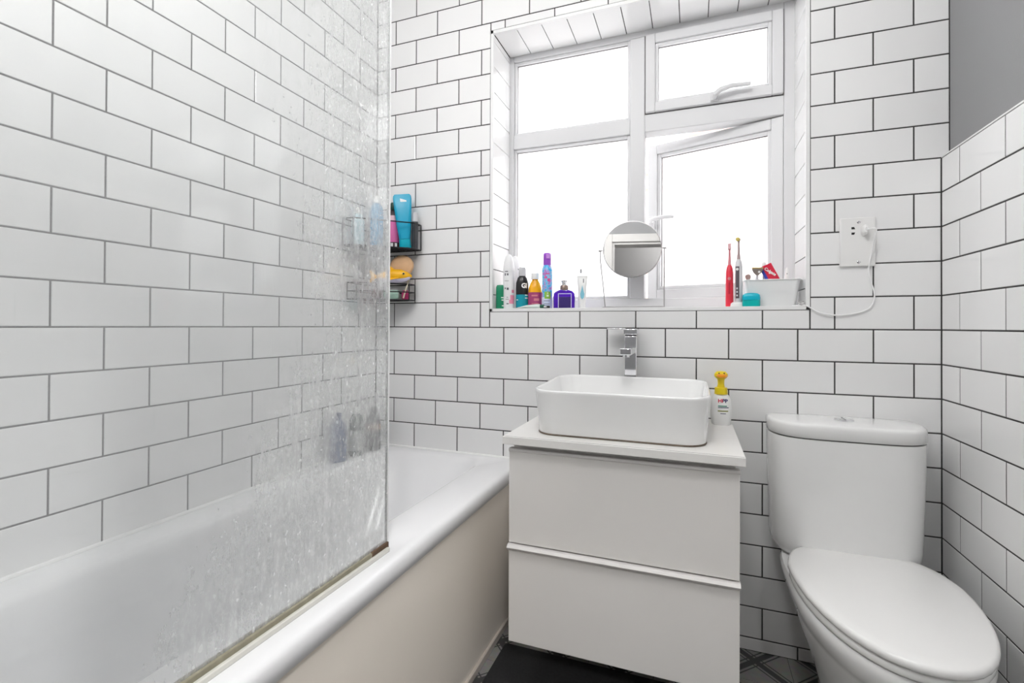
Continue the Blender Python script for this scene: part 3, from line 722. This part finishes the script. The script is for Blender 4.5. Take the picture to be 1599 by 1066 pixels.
obj('label', patch(.0278, -85, 85, .008, .065, 24, sy=.8), PLUM, t)
for z, a0, a1, h_ in ((.052, -30, 20, .006), (.036, -10, 35, .010), (.020, -30, 30, .003)): obj('print_patch', patch(.0281, a0, a1, z-h_/2, z+h_/2, 8, sy=.8), mat('pale_pink_print', (.62, .22, .25), .5), t)
obj('cap', MB().lathe([(.0158, .118), (.0162, .120), (.0158, .141), (.0145, .1435), (.002, .144)], 24), WPL, t)
def mousse_mat():
    m = mat('blue_mousse_print', (.05, .42, .72), .3); tt = m.node_tree; p = tt.nodes['Principled BSDF']
    tc = tt.nodes.new('ShaderNodeTexCoord'); n = tt.nodes.new('ShaderNodeTexNoise'); n.inputs['Scale'].default_value = 70; n.inputs['Detail'].default_value = 2
    tt.links.new(tc.outputs['Object'], n.inputs['Vector']); cr = tt.nodes.new('ShaderNodeValToRGB')
    e = cr.color_ramp.elements; e[0].position = .40; e[0].color = (.03, .38, .75, 1); e[1].position = .60; e[1].color = (.45, .20, .60, 1)
    x = cr.color_ramp.elements.new(.5); x.color = (.25, .62, .85, 1)
    tt.links.new(n.outputs['Fac'], cr.inputs[0]); tt.links.new(cr.outputs[0], p.inputs['Base Color']); return m
PURP = mat('purple_cap', (.30, .07, .52), .3)
t = thing('mousse_can', 'tall blue patterned mousse can with purple cap', 'spray can', (.770, .052, SZ), R(16), G_S)
obj('can', MB().lathe([(.019, 0), (.0205, .003), (.0207, .150), (.020, .158), (.0165, .168), (.0155, .171)], 28), mousse_mat(), t)
obj('white_foot', patch(.0207, -90, 90, .004, .045, 24), mat('pale_lilac_print', (.62, .68, .85), .4), t)
obj('green_splash', patch(.0209, -28, 40, .038, .066, 10), mat('lime_print', (.25, .50, .06), .4), t)
for z, a0, a1, h_ in ((.05, -5, 18, .008), (.060, -2, 15, .004)): obj('print_patch', patch(.0212, a0, a1, z-h_/2, z+h_/2, 6), mat('pale_green_print', (.75, .85, .65), .4), t)
for z, a0, a1, h_ in ((.122, -30, 0, .008), (.112, 5, 35, .012), (.136, -20, 30, .004)): obj('print_patch', patch(.0211, a0, a1, z-h_/2, z+h_/2, 6), mat('magenta_print', (.68, .08, .28), .4), t)
for z in (.010, .018, .030): obj('print_line', patch(.0211, -35, 30, z-.001, z+.001, 8), GREYP, t)
obj('cap', MB().lathe([(.0155, .171), (.0158, .174), (.0158, .206), (.0145, .217), (.012, .2195), (.002, .220)], 24), PURP, t)
obj('cap_spout', MB().box(-.004, .011, -.020, -.010, .196, .214), mat('lilac_plastic', (.55, .25, .70), .35), t, bev=.002)
PGL = mat('purple_glass', (.09, .015, .50), .05, coat=.5, trans=.25)
t = thing('perfume_bottle', 'flat violet glass perfume bottle with round silver stopper', 'perfume bottle', (.840, .050, SZ), R(14), G_S)
ar = []
for i in range(13):
    a = R(90-180*i/12) ; 
pf = [(-.041, 0), (.041, 0), (.042, .045), (.040, .058), (.032, .067), (.018, .072), (-.018, .072), (-.032, .067), (-.040, .058), (-.042, .045)]
obj('flask', MB().loft([[(x*.96, y, z*.98+.0006) for x, z in pf] if abs(y) > .013 else [(x, y, z) for x, z in pf] for y in (-.015, -.012, .012, .015)]), PGL, t, bev=.002)
obj('window_label', MB().box(-.021, .026, -.0162, -.0148, .003, .044), mat('dark_violet_panel', (.05, .03, .16), .2), t, bev=.0005)
for s_ in ((-.0235, -.021, .003, .058), (.026, .0285, .003, .058), (-.0235, .0285, .0555, .058)): obj('silver_line', MB().box(s_[0], s_[1], -.0158, -.0148, s_[2], s_[3]), mat('pale_silver_line', (.75, .7, .9), .3), t)
obj('collar', MB().lathe([(.0150, .070), (.0158, .073), (.0158, .087), (.0140, .090)], 24), mat('bronze_collar', (.30, .22, .19), .35, metal=.6), t)
obj('stopper', MB().lathe([(.0095, .090), (.0095, .100), (.0125, .104), (.0128, .108), (.010, .1095), (.002, .110)], 24), CHROME, t)
t = thing('ointment_tube', 'small white tube with blue drop standing on its cap', 'tube', (.909, .060, SZ), R(12), G_S)
obj('tube_body', MB().loft([rrect(-h_, h_, -d_, d_, min(h_, d_)*.95, z, 5) for h_, d_, z in ((.0145, .0145, .022), (.0150, .0140, .035), (.0165, .010, .075), (.0190, .0045, .112), (.0205, .0016, .117), (.0207, .0016, .126))]), WPL, t)
obj('screw_cap', MB().lathe([(.0135, 0), (.0142, .002), (.0132, .022), (.010, .023)], 20), WPL, t)
DROP = mat('blue_drop_print', (.20, .50, .62), .4)
obj('drop_print', MB().loft([[(x, -.0155+.010*max(0, (z-.03))/.08+y, z) for x, z in ((-.006, .042), (.0, .034), (.007, .042), (.0085, .055), (.004, .072), (.0, .090), (-.003, .072), (-.0075, .055))] for y in (-.0005, .002)]), DROP, t, smooth=False)
obj('print_line', MB().box(.0035, .0065, -.0065, -.0035, .098, .114), GREYP, t)
t = thing('interdental_brush', 'tiny brush tip standing behind the small white tube', 'brush', (.896, .095, SZ), 0, G_S)
obj('handle', MB().lathe([(.004, 0), (.0045, .05), (.0035, .10), (.0012, .12), (.0009, .142)], 10), WPL, t)
obj('brush_tip', MB().lathe([(.0015, .140), (.0045, .143), (.0052, .149), (.0035, .156), (.0006, .158)], 12), mat('grey_bristle', (.45, .45, .46), .8), t)
t = thing('squeezed_tube', 'flattened white and green tube lying at the sill edge', 'tube', (.715, .021, SZ), R(3), G_S)
obj('tube_body', MB().loft([[(x, d_*math.cos(a), h_+h_*math.sin(a)) for a in [2*PI*j/14 for j in range(14)]] for x, d_, h_ in ((-.062, .015, .0012), (-.055, .015, .002), (-.02, .0135, .0065), (.02, .0125, .0085), (.032, .010, .0085), (.036, .006, .008))]), mat('white_green_tube', (.70, .78, .74), .35, var=.25, scale=25), t)
obj('tube_cap', MB().lathe([(.0062, 0), (.0072, .001), (.0072, .016), (.006, .017)], 16).xf(Matrix.Translation((.035, 0, .0078)) @ Matrix.Rotation(PI/2, 4, 'Y')), mat('dark_green_cap', (.01, .10, .06), .4), t)
t = thing('razor', 'small black razor head lying before the blue mousse can', 'razor', (.777, .018, SZ), R(8), G_S)
obj('head', MB().box(-.010, .014, -.006, .006, 0, .009), BLK, t, bev=.002)
obj('lubricating_strip', MB().box(-.009, .002, -.0066, -.004, .004, .008), WPL, t)

STEEL = mat('brushed_steel', (.42, .41, .41), .35, metal=.9, var=.05)
# make-up mirror
MX, MY = 1.0955, .075
mir = thing('vanity_mirror', 'round tilting make-up mirror on a thin wire stand', 'mirror', (MX, MY, SZ), 0)
obj('base', MB().loft([rrect(-.108, .118, -.03, .03, .012, 0, 5), rrect(-.108, .118, -.03, .03, .012, .006, 5)]), STEEL, mir, bev=.001)
px0, px1, pz = -.1185, .1165, .222
for x, xb in ((px0, -.100), (px1, .1165)):
    obj('stand_wire', MB().tube([(xb, 0, .004), (xb+(x-xb)*.4, 0, .08), (x, 0, .18), (x, 0, pz+.003)], .0024, 8), STEEL, mir)
tl_ = bpy.data.objects.new('mirror_disc', None)
RM = .107
rotm = Matrix.Translation((0, 0, pz)) @ Matrix.Rotation(R(1.4), 4, 'Y') @ Matrix.Rotation(R(5.2), 4, 'Z') @ Matrix.Rotation(R(-2.6), 4, 'X')
cir = lambda r, y, n=48: [rotm @ Vector((r*math.cos(2*PI*i/n), y, r*math.sin(2*PI*i/n))) for i in range(n)]
rimo = obj('mirror_rim', MB().loft([cir(RM-.002, -.0042), cir(RM, -.004), cir(RM+.0012, 0), cir(RM, .004), cir(RM-.004, .0045)], False, True), STEEL, mir)
obj('mirror_glass', MB().loft([cir(RM-.0015, -.001), cir(RM-.0015, -.0036)], True, True), mat('silvered_mirror', (.92, .92, .92), .0, metal=1.0, var=.0), mir, smooth=False)
for x, s_ in ((px0, -1), (px1, 1)):
    obj('pivot_knob', MB().lathe([(.0032, 0), (.0032, .012), (.0058, .012), (.0058, .015), (.003, .016)], 14).xf(Matrix.Translation((x-s_*.008, 0, pz)) @ Matrix.Rotation(s_*PI/2, 4, 'Y')), STEEL, mir)

# toothbrushes, charger, floss, storage tub
def brush_mb(): pass
CORAL = mat('coral_red_plastic', (.72, .03, .06), .35); PINKB = mat('pink_plastic', (.62, .22, .25), .4)
t = thing('electric_toothbrush', 'coral red electric toothbrush standing on the sill', 'toothbrush', (1.4305, .052, SZ), R(-6), G_S)
obj('handle', MB().lathe([(.0115, 0), (.0125, .004), (.0128, .07), (.0122, .12), (.0095, .138), (.006, .146)], 20), CORAL, t)
obj('brush_stem', MB().lathe([(.0058, .146), (.0042, .165), (.0033, .200), (.0035, .215)], 12), PINKB, t)
bh = obj('brush_head', MB().loft([rrect(-.0052, .0052, -.004, .003, .0025, z, 3) for z in (.200, .203, .218, .221)]), PINKB, t)
obj('bristles', MB().box(-.0045, .0045, -.013, -.004, .201, .219), mat('pink_bristle', (.75, .45, .48), .8, bump=.6, bscale=900), bh)
obj('power_button', MB().lathe([(.0055, 0), (.0055, .0016), (.003, .0024)], 14).xf(Matrix.Translation((0, -.0122, .098)) @ Matrix.Rotation(PI/2, 4, 'X')), PINKB, t)
obj('front_stripe', patch(.0129, -14, 14, .045, .085, 6), mat('dark_coral', (.5, .015, .04), .4), t)
GUN = mat('gunmetal_plastic', (.10, .085, .10), .35); SILV = mat('silver_plastic', (.66, .66, .68), .3)
t = thing('electric_toothbrush', 'grey and silver electric toothbrush with yellow round head on its charger', 'toothbrush', (1.4595, .052, SZ+.0175), R(-6), G_S)
obj('handle', MB().lathe([(.011, 0), (.0122, .004), (.0128, .08), (.0126, .118), (.0105, .138), (.006, .148)], 20), SILV, t)
obj('grip_strip', patch(.0130, -42, 10, .012, .122, 8), GUN, t)
obj('brush_stem', MB().lathe([(.0065, .146), (.0042, .168), (.003, .200), (.0033, .214)], 12), mat('taupe_plastic', (.40, .30, .30), .4), t)
bh = obj('brush_head', MB().lathe([(.0066, 0), (.0066, .006), (.003, .009)], 16).xf(Matrix.Translation((-.001, .003, .216)) @ Matrix.Rotation(PI/2, 4, 'X') @ Matrix.Translation((0, 0, -.004))), mat('tan_plastic', (.40, .32, .18), .4), t)
obj('bristles', MB().lathe([(.0062, 0), (.0066, .009)], 16).xf(Matrix.Translation((-.003, -.003, .216)) @ Matrix.Rotation(PI/2, 4, 'X')), mat('yellow_bristle', (.62, .50, .14), .8, bump=.6, bscale=900), bh)
obj('power_button', MB().lathe([(.0045, 0), (.0045, .0016), (.003, .0024)], 14).xf(Matrix.Translation((-.004, -.0125, .112)) @ Matrix.Rotation(PI/2, 4, 'X')), WPL, t)
for z in (.022, .034, .046): obj('charge_light', MB().box(-.007, -.002, -.0136, -.012, z-.003, z+.003), SILV, t, bev=.001)
t = thing('brush_charger', 'low white charging base under the grey toothbrush', 'charger', (1.4545, .050, SZ), 0, G_S)
obj('base', MB().lathe([(.0235, 0), (.0242, .003), (.0225, .012), (.016, .0165), (.002, .0172)], 24, sy=1.1), WPL, t)
t = thing('floss_box', 'rounded turquoise floss box before the white storage tub', 'floss box', (1.497, .034, SZ), R(-5), G_S)
obj('case', MB().loft([rrect(-h_, h_, -.012, .012, .008, z, 5) for h_, z in ((.025, 0), (.0275, .003), (.0275, .018), (.0275, .022))]), mat('teal_green_case', (.0, .40, .38), .3, var=.15, scale=30), t)
obj('flip_lid', MB().loft([rrect(-h_, h_, -d_, d_, .0078, z, 5) for h_, d_, z in ((.0275, .012, .0225), (.0278, .0122, .030), (.026, .0115, .040), (.020, .009, .045), (.009, .0078, .0465))]), mat('turquoise_lid', (.0, .42, .55), .3), t)
tb = thing('storage_tub', 'white tapered plastic tub holding toothpaste on the sill', 'tub', (1.563, .088, SZ), 0, G_S)
TUBM = mat('white_tub_plastic', (.78, .785, .785), .4, var=.01)
def tr_(i, z): k = .0715+.0125*(z/.092)-i; d = .036+.006*(z/.092)-i; return rrect(-k, k, -d, d, .014, z, 6)
obj('tub_body', MB().loft([tr_(0, .0), tr_(0, .092), tr_(.002, .092), tr_(.002, .003)], True, True), TUBM, tb)
obj('rim', MB().ring([(x, y, .0915) for x, y, _ in tr_(-.001, .092)], .0022, 6), TUBM, tb)
GI = 'toiletries standing in the white tub'
t = thing('razor', 'razor with gold-edged cartridge in the white tub', 'razor', (1.517, .092, SZ+.004), 0, GI, rot=(R(4), R(2), 0))
obj('handle', MB().lathe([(.005, 0), (.0055, .06), (.0045, .10), (.004, .112)], 12), CLEARP, t)
hd_ = obj('cartridge', MB().loft([[(-h_, y, z) for y in (0,)] and [(-h_, -.006, z), (h_, -.006, z), (h_, .006, z), (-h_, .006, z)] for h_, z in ((.004, .108), (.012, .116), (.0165, .126), (.0175, .131))]), mat('taupe_cartridge', (.22, .19, .17), .4), t, bev=.001)
obj('lubricating_strip', MB().box(-.0175, .0175, -.007, .007, .130, .1345), mat('gold_strip', (.55, .40, .16), .35), hd_, bev=.001)
obj('round_mark', MB().lathe([(.004, 0), (.004, .001)], 12).xf(Matrix.Translation((.005, -.0062, .119)) @ Matrix.Rotation(PI/2, 4, 'X')), WPL, hd_)
t = thing('small_brush', 'small bronze brush leaning at the near corner of the white tub', 'brush', (1.506, .085, SZ+.004), 0, GI, rot=(0, R(-8), 0))
obj('handle', MB().lathe([(.004, 0), (.0045, .085), (.005, .095)], 10), CLEARP, t)
obj('brush_tip', MB().loft([rrect(-h_, h_, -.004, .004, .002, z, 3) for h_, z in ((.006, .094), (.0095, .102), (.008, .109), (.004, .112))]), mat('bronze_bristle', (.42, .30, .27), .6), t)
t = thing('toothpaste_tube', 'red and blue toothpaste tube leaning in the white tub', 'toothpaste', (1.607, .083, SZ+.013), 0, GI, rot=(0, R(-25), R(-6)))
RED = mat('red_tube_print', (.62, .015, .05), .25); BLU = mat('blue_tube_print', (.03, .05, .38), .25)
def tube_loft(x0, x1):
    return MB().loft([[(x0, -d_, z), (x1, -d_, z), (x1, d_, z), (x0, d_, z)] for d_, z in ((.014, .0), (.012, .05), (.006, .11), (.0015, .136), (.0012, .146))])
obj('tube_body', tube_loft(-.011, .020), RED, t, bev=.001)
obj('blue_side', tube_loft(-.020, -.011), BLU, t, bev=.001)
obj('lettering', text_mb('Colgate', .0135, at=(0, 0, 0), bold=.0004).xf(Matrix.Translation((.0045, -.0062, .118)) @ Matrix.Rotation(R(-10), 4, 'X') @ Matrix.Rotation(R(62), 4, 'Y')), WPL, t, smooth=False)
t = thing('travel_toothbrush', 'toothbrush with clear rounded travel cap behind the toothpaste tube', 'toothbrush', (1.545, .112, SZ+.004), 0, GI)
obj('handle', MB().lathe([(.005, 0), (.005, .135)], 12), CLEARP, t)
obj('cap_dome', MB().lathe([(.0088, .132), (.0092, .136), (.0085, .148), (.005, .1545), (.001, .156)], 16), mat('clear_cap', (.80, .80, .81), .15), t)
t = thing('toothbrush', 'plain white toothbrush handle at the far end of the white tub', 'toothbrush', (1.608, .112, SZ+.004), 0, GI, rot=(0, R(4), 0))
obj('handle', MB().lathe([(.004, 0), (.0055, .05), (.0058, .10), (.0045, .128), (.002, .134)], 12), WPL, t)
obj('grip_dot', MB().lathe([(.0016, 0), (.0016, .001)], 8).xf(Matrix.Translation((0, -.0054, .112)) @ Matrix.Rotation(PI/2, 4, 'X')), GREYP, t)
t = thing('charger_prong', 'white two-pin adaptor lying beside the white tub', 'adaptor', (1.6455, .022, SZ), 0, G_S)
obj('body', MB().box(-.0065, .0065, -.012, .03, 0, .016), SW, t, bev=.003)
for z in (.004, .012): obj('pin', MB().tube([(-.010, -.0125, z+.001), (.004, -.0125, z+.003)], .0013, 8), mat('dull_steel', (.35, .33, .33), .3, metal=1), t)

# ---------------------------------------------------------------- corner caddy with its bottles
cad = thing('corner_caddy', 'black wire two-tier corner caddy on the tiles', 'caddy', (.06, -.06, 1.178))
def outline(a, k, z): return [(.010, -.010, z), (a, -.010, z), (a, -k, z), (k, -a, z), (.010, -a, z)]
def dens(ps, n=5):
    out = []
    for i in range(len(ps)):
        p, q = Vector(ps[i]), Vector(ps[(i+1) % len(ps)])
        for j in range(n): out.append(p+(q-p)*j/n)
    return out
for (a, k, zb, zr) in ((.232, .060, 1.392, (1.498,)), (.204, .055, 1.180, (1.246, 1.213))):
    tr = MB().ring(dens(outline(a, k, zb)), .0032, 6)
    for i in range(1, 9):
        x = .010+(a-.010)*i/9
        y1 = -a if x < k else -a+(x-k)*(a-k)/(a-k)
        tr.tube([(x, -.010, zb), (x, y1, zb)], .0020, 6)
    obj('tray_grid', tr, BLACK_WIRE, cad, world=True)
    for z in zr: obj('rail', MB().ring(dens(outline(a, k, z)), .0026, 6), BLACK_WIRE, cad, world=True)
    for (x, y) in ((a, -.010), (a, -k), ((a+k)/2+.0, -(a+k)/2), (k, -a), (.010, -a), (.010, -.010)):
        obj('upright', MB().tube([(x, y, zb), (x, y, zr[0])], .0024, 6), BLACK_WIRE, cad, world=True)
    obj('tray_plate', MB().prism([(x, y) for x, y, _ in outline(a-.004, k, 0)][::-1], zb+.0005, zb+.0022), BLACK_WIRE, cad, world=True, smooth=False)
obj('back_post', MB().tube([(.008, -.008, 1.17), (.008, -.008, 1.56)], .0035, 8), BLACK_WIRE, cad, world=True)
T1, T2 = 1.395, 1.1835
G_C = 'bottles in the corner caddy'
AQUA = mat('cyan_tube_plastic', (.0, .33, .52), .3)
t = thing('conditioner_tube', 'large cyan conditioner tube standing on its cap in the caddy', 'bottle', (.183, -.052, T1), 0, G_C, rot=(0, R(-4), R(24)))
obj('tube_body', MB().loft([rrect(-h_, h_, -d_, d_, min(d_, h_)*.9, z, 5) for h_, d_, z in ((.022, .019, .038), (.027, .0185, .07), (.032, .016, .12), (.036, .012, .17), (.0385, .006, .21), (.037, .0028, .222), (.031, .0022, .229))]), AQUA, t)
obj('flip_cap', MB().loft([rrect(-h_, h_, -d_, d_, .0165, z, 5) for h_, d_, z in ((.0235, .0185, 0), (.0245, .0195, .003), (.0235, .019, .037))]), mat('aqua_cap', (.0, .40, .52), .3), t)
obj('white_sticker', MB().loft([[(x+.006, -.0068+y-.0, z) for x, z in ((-.014, .196), (.012, .188), (.012, .201), (-.014, .210))] for y in (-.0014, .002)]), WPL, t, smooth=False)
obj('print_panel', MB().box(-.008, .012, -.0172, -.008, .110, .180).xf(Matrix.Rotation(R(-4.0), 4, 'X')), mat('dark_teal_print', (.0, .20, .28), .4, var=.5, scale=90, stretch=(1, 1, 3)), t)
obj('white_logo', MB().box(-.003, .006, -.0196, -.015, .072, .098).xf(Matrix.Rotation(R(-2.0), 4, 'X')), WPL, t)
PK = mat('pink_label', (.72, .16, .42), .4, var=.1); DKB = mat('dark_bottle', (.05, .03, .035), .3)
t = thing('shower_gel_bottle', 'dark bottle with pink label and green cap in the caddy', 'bottle', (.118, -.045, T1), R(22), G_C)
obj('body', MB().lathe([(.024, 0), (.026, .004), (.026, .13), (.022, .150), (.013, .163), (.011, .168)], 24, sy=.8), DKB, t)
obj('label', patch(.0262, -90, 90, .030, .142, 24, sy=.8), PK, t)
obj('label_top', patch(.0265, -90, 90, .122, .142, 24, sy=.8), mat('pale_pink_label', (.80, .55, .62), .4), t)
for a in (-14, 24): obj('print_patch', patch(.0264, a, a+22, .006, .026, 6, sy=.8), WPL, t)
obj('cap', MB().lathe([(.0132, .168), (.0138, .170), (.0132, .194), (.010, .199), (.002, .200)], 20), mat('bottle_green_cap', (.006, .05, .035), .35), t)
t = thing('face_wash_tube', 'slim grey tube with clear cap at the outer end of the caddy', 'tube', (.2150, -.030, T1), R(20), G_C)
obj('tube_body', MB().lathe([(.0125, 0), (.0132, .003), (.0132, .112), (.0125, .115)], 20), mat('graphite_plastic', (.055, .058, .065), .4, stretch=(30, 30, 1), var=.3), t)
obj('clear_cap', MB().lathe([(.0122, .115), (.0125, .118), (.0122, .150), (.010, .153), (.002, .154)], 20), mat('pale_grey_cap', (.60, .60, .62), .2), t)
t = thing('white_card', 'thin white packet between the cyan tube and the grey tube', 'packet', (.196, -.0135, T1), R(20), G_C)
obj('card', MB().box(-.009, .009, -.002, .002, 0, .128), WPL, t, bev=.0008)
t = thing('shampoo_bottle', 'blue shampoo bottle in the caddy behind the shower glass', 'bottle', (.055, -.075, T1), R(40), G_C)
obj('body', MB().lathe([(.026, 0), (.028, .004), (.028, .16), (.022, .185), (.012, .195)], 24, sy=.7), mat('mid_blue_plastic', (.03, .25, .45), .3), t)
obj('cap', MB().lathe([(.0135, .195), (.014, .197), (.0135, .222), (.011, .226), (.002, .227)], 20), WPL, t)
t = thing('lotion_bottle', 'pale blue lotion bottle on the caddy beside the wall tiles', 'bottle', (.034, -.170, T1), R(50), G_C)
obj('body', MB().loft([rrect(-h_, h_, -d_, d_, d_*.9, z, 5) for h_, d_, z in ((.023, .015, 0), (.025, .016, .004), (.025, .016, .10), (.018, .013, .125), (.010, .009, .132))]), mat('pale_blue_plastic', (.55, .70, .76), .3), t)
obj('cap', MB().lathe([(.0108, .132), (.0112, .134), (.0105, .155), (.002, .157)], 18), WPL, t)
# lower tier
SPG = mat('peach_sponge', (.66, .42, .24), .85, var=.12, scale=40, bump=.5, bscale=350)
t = thing('bath_sponge', 'round peach bath sponge on the lower caddy tray', 'sponge', (.166, -.052, T2+.092), R(18), G_C)
obj('pad', MB().lathe([(.001, -.020), (.030, -.018), (.044, -.010), (.048, 0), (.044, .010), (.030, .018), (.001, .020)], 28).xf(Matrix.Translation((0, 0, .047)) @ Matrix.Rotation(R(80), 4, 'X') @ Matrix.Scale(1.05, 4, (1, 0, 0))), SPG, t)
# plain toy fish
FISH = mat('yellow_toy_vinyl', (.84, .43, .005), .4); BEL = mat('lilac_white_vinyl', (.70, .66, .80), .4)
t = thing('toy_fish', 'yellow plastic toy shark with pale belly in the lower caddy tray', 'toy', (.158, -.098, T2+.091), R(20), G_C)
st = ((-.078, .004, .006, .0), (-.060, .008, .010, .0), (-.035, .016, .020, .002), (0, .022, .027, .004), (.030, .021, .025, .005), (.052, .015, .018, .003), (.068, .008, .0085, .003), (.074, .003, .003, .003))
prof = [[(x, hy_*math.cos(2*PI*j/20), zc+hz_*math.sin(2*PI*j/20)) for j in range(20)] for x, hy_, hz_, zc in st]
obj('body', MB().loft(prof), FISH, t)
obj('belly', MB().loft([[(x, (hy_*.93)*math.cos(PI+PI*j/12), zc-.002+(hz_*1.06)*math.sin(PI+PI*j/12)*(1.0)) for j in range(13)] for x, hy_, hz_, zc in st[1:7]], True, True), BEL, t)
obj('dorsal_fin', MB().loft([[(-.022, -.003, .022), (.008, -.003, .028), (.008, .003, .028), (-.022, .003, .022)], [(-.026, -.001, .046), (-.018, -.001, .045), (-.018, .001, .045), (-.026, .001, .046)]]), FISH, t, bev=.001)
obj('tail_fin', MB().loft([[(x, y, z) for x, z in ((-.070, .003), (-.096, .026), (-.100, .022), (-.092, 0), (-.100, -.020), (-.096, -.024), (-.070, -.003))] for y in (-.003, .003)]), FISH, t, bev=.001)
obj('side_fin', MB().loft([[(-.004, -.019, -.004), (.024, -.019, -.004), (.024, -.022, -.008), (-.004, -.022, -.008)], [(-.022, -.034, -.016), (-.012, -.034, -.016), (-.012, -.035, -.018), (-.022, -.035, -.018)]]), FISH, t, bev=.001)
ew = obj('eye_white', MB().lathe([(.0065, 0), (.006, .0015), (.001, .0025)], 16).xf(Matrix.Translation((.044, -.0165, .011)) @ Matrix.Rotation(R(90), 4, 'X') @ Matrix.Rotation(R(14), 4, 'Y')), mat('pale_yellow', (.85, .6, .15), .4), t)
obj('pupil', MB().lathe([(.0042, 0), (.004, .002), (.001, .003)], 14).xf(Matrix.Translation((.044, -.0175, .011)) @ Matrix.Rotation(R(90), 4, 'X') @ Matrix.Rotation(R(14), 4, 'Y')), mat('dark_brown_eye', (.03, .012, .008), .3), ew)
t = thing('soap_bar', 'mint green wrapped soap in the lower caddy tray', 'soap', (.128, -.074, T2), R(24), G_C)
obj('bar', MB().loft([rrect(-h_, h_, -d_, d_, .010, z, 4) for h_, d_, z in ((.030, .018, 0), (.034, .021, .006), (.034, .021, .030), (.030, .018, .037))]), mat('mint_soap', (.42, .62, .52), .4, var=.2, scale=40), t)
t = thing('scrub_ball', 'small dark red scrub ball in the lower caddy tray', 'scrubber', (.090, -.116, T2), 0, G_C)
obj('ball', MB().lathe([(.001, 0), (.014, .003), (.023, .013), (.025, .024), (.020, .037), (.001, .046)], 18), mat('dark_red_mesh', (.06, .015, .015), .8, bump=.8, bscale=300), t)
t = thing('hair_clip', 'pink plastic clip at the outer corner of the lower caddy tray', 'clip', (.180, -.046, T2), R(20), G_C)
obj('clip_body', MB().loft([rrect(-h_, h_, -.006, .006, .004, z, 4) for h_, z in ((.013, 0), (.016, .008), (.015, .030), (.010, .038))]), mat('raspberry_plastic', (.50, .04, .16), .4), t)
t = thing('white_spatula', 'thin cream stick poking out beside the toy shark', 'stick', (.182, -.064, T2+.004), 0, G_C, rot=(0, R(17), R(10)))
obj('stick', MB().box(-.003, .003, -.0015, .0015, .0, .105), mat('cream_plastic', (.78, .72, .55), .4), t, bev=.0008)

# bottles standing on the tub rim in the corner, seen through the limescale
G_R = 'bottles on the bath rim in the corner'
RZ = .5548
t = thing('shampoo_bottle', 'blue-grey bottle nearest the viewer on the bath rim', 'bottle', (.044, -.290, RZ), R(60), G_R)
obj('body', MB().loft([rrect(-h_, h_, -d_, d_, d_*.9, z, 5) for h_, d_, z in ((.028, .017, 0), (.030, .018, .004), (.030, .018, .125), (.022, .015, .150), (.011, .010, .158))]), mat('slate_blue_plastic', (.12, .15, .24), .35), t)
obj('cap', MB().lathe([(.0115, .158), (.012, .160), (.0115, .184), (.002, .186)], 18), mat('slate_cap', (.2, .22, .3), .4), t)
t = thing('conditioner_bottle', 'grey-green bottle in the middle of the bath rim row', 'bottle', (.045, -.185, RZ), R(50), G_R)
obj('body', MB().lathe([(.026, 0), (.028, .004), (.028, .13), (.022, .155), (.012, .165)], 24, sy=.8), mat('grey_green_plastic', (.16, .18, .17), .35), t)
obj('label', patch(.0282, -80, 80, .02, .10, 20, sy=.8), mat('pale_grey_label', (.45, .46, .45), .5), t)
obj('cap', MB().lathe([(.0125, .165), (.013, .167), (.0125, .190), (.002, .192)], 18), WPL, t)
t = thing('bath_foam_bottle', 'dark charcoal bottle with brown band on the bath rim near the corner', 'bottle', (.055, -.090, RZ), R(35), G_R)
obj('body', MB().lathe([(.029, 0), (.031, .004), (.031, .11), (.024, .14), (.013, .150)], 24, sy=.85), mat('charcoal_plastic', (.04, .042, .045), .35), t)
obj('band', patch(.0313, -90, 90, .085, .108, 20, sy=.85), mat('tan_band', (.38, .27, .2), .5), t)
obj('cap', MB().lathe([(.0145, .150), (.015, .152), (.0145, .176), (.002, .178)], 18), mat('charcoal_cap', (.03, .03, .032), .4), t)

# ---------------------------------------------------------------- added fill globes, out of view, to brighten the room
gl_ = [(.0015, -.11)] + [(.11*math.sin(PI*i/12), -.11*math.cos(PI*i/12)) for i in range(1, 12)] + [(.0015, .11)]
for k, (label, loc) in enumerate((('added out-of-view fill globe over the middle of the bathroom floor', (1.20, -1.30, CEIL)), ('added out-of-view fill globe over the bathtub', (.40, -1.55, CEIL)), ('added out-of-view fill globe in the hall beyond the doorway', (1.9, FRONT-.65, CEIL)))):
    lamp = thing('fill_light', label, 'fill light', loc, group='added fill globes')
    obj('ceiling_rose', MB().lathe([(.05, -.03), (.055, -.025), (.055, 0)], 32), WHITE_PAINT, lamp)
    obj('stem', MB().tube([(0, 0, -.12), (0, 0, -.02)], .008, 10), CHROME, lamp)
    obj('globe', MB().lathe(gl_, 24, (0, 0, -.225)), mat('fill_globe_%d' % k, (.9, .9, .88), .5, emit=(1.0, .995, .99), estr=FILL[k]), lamp)
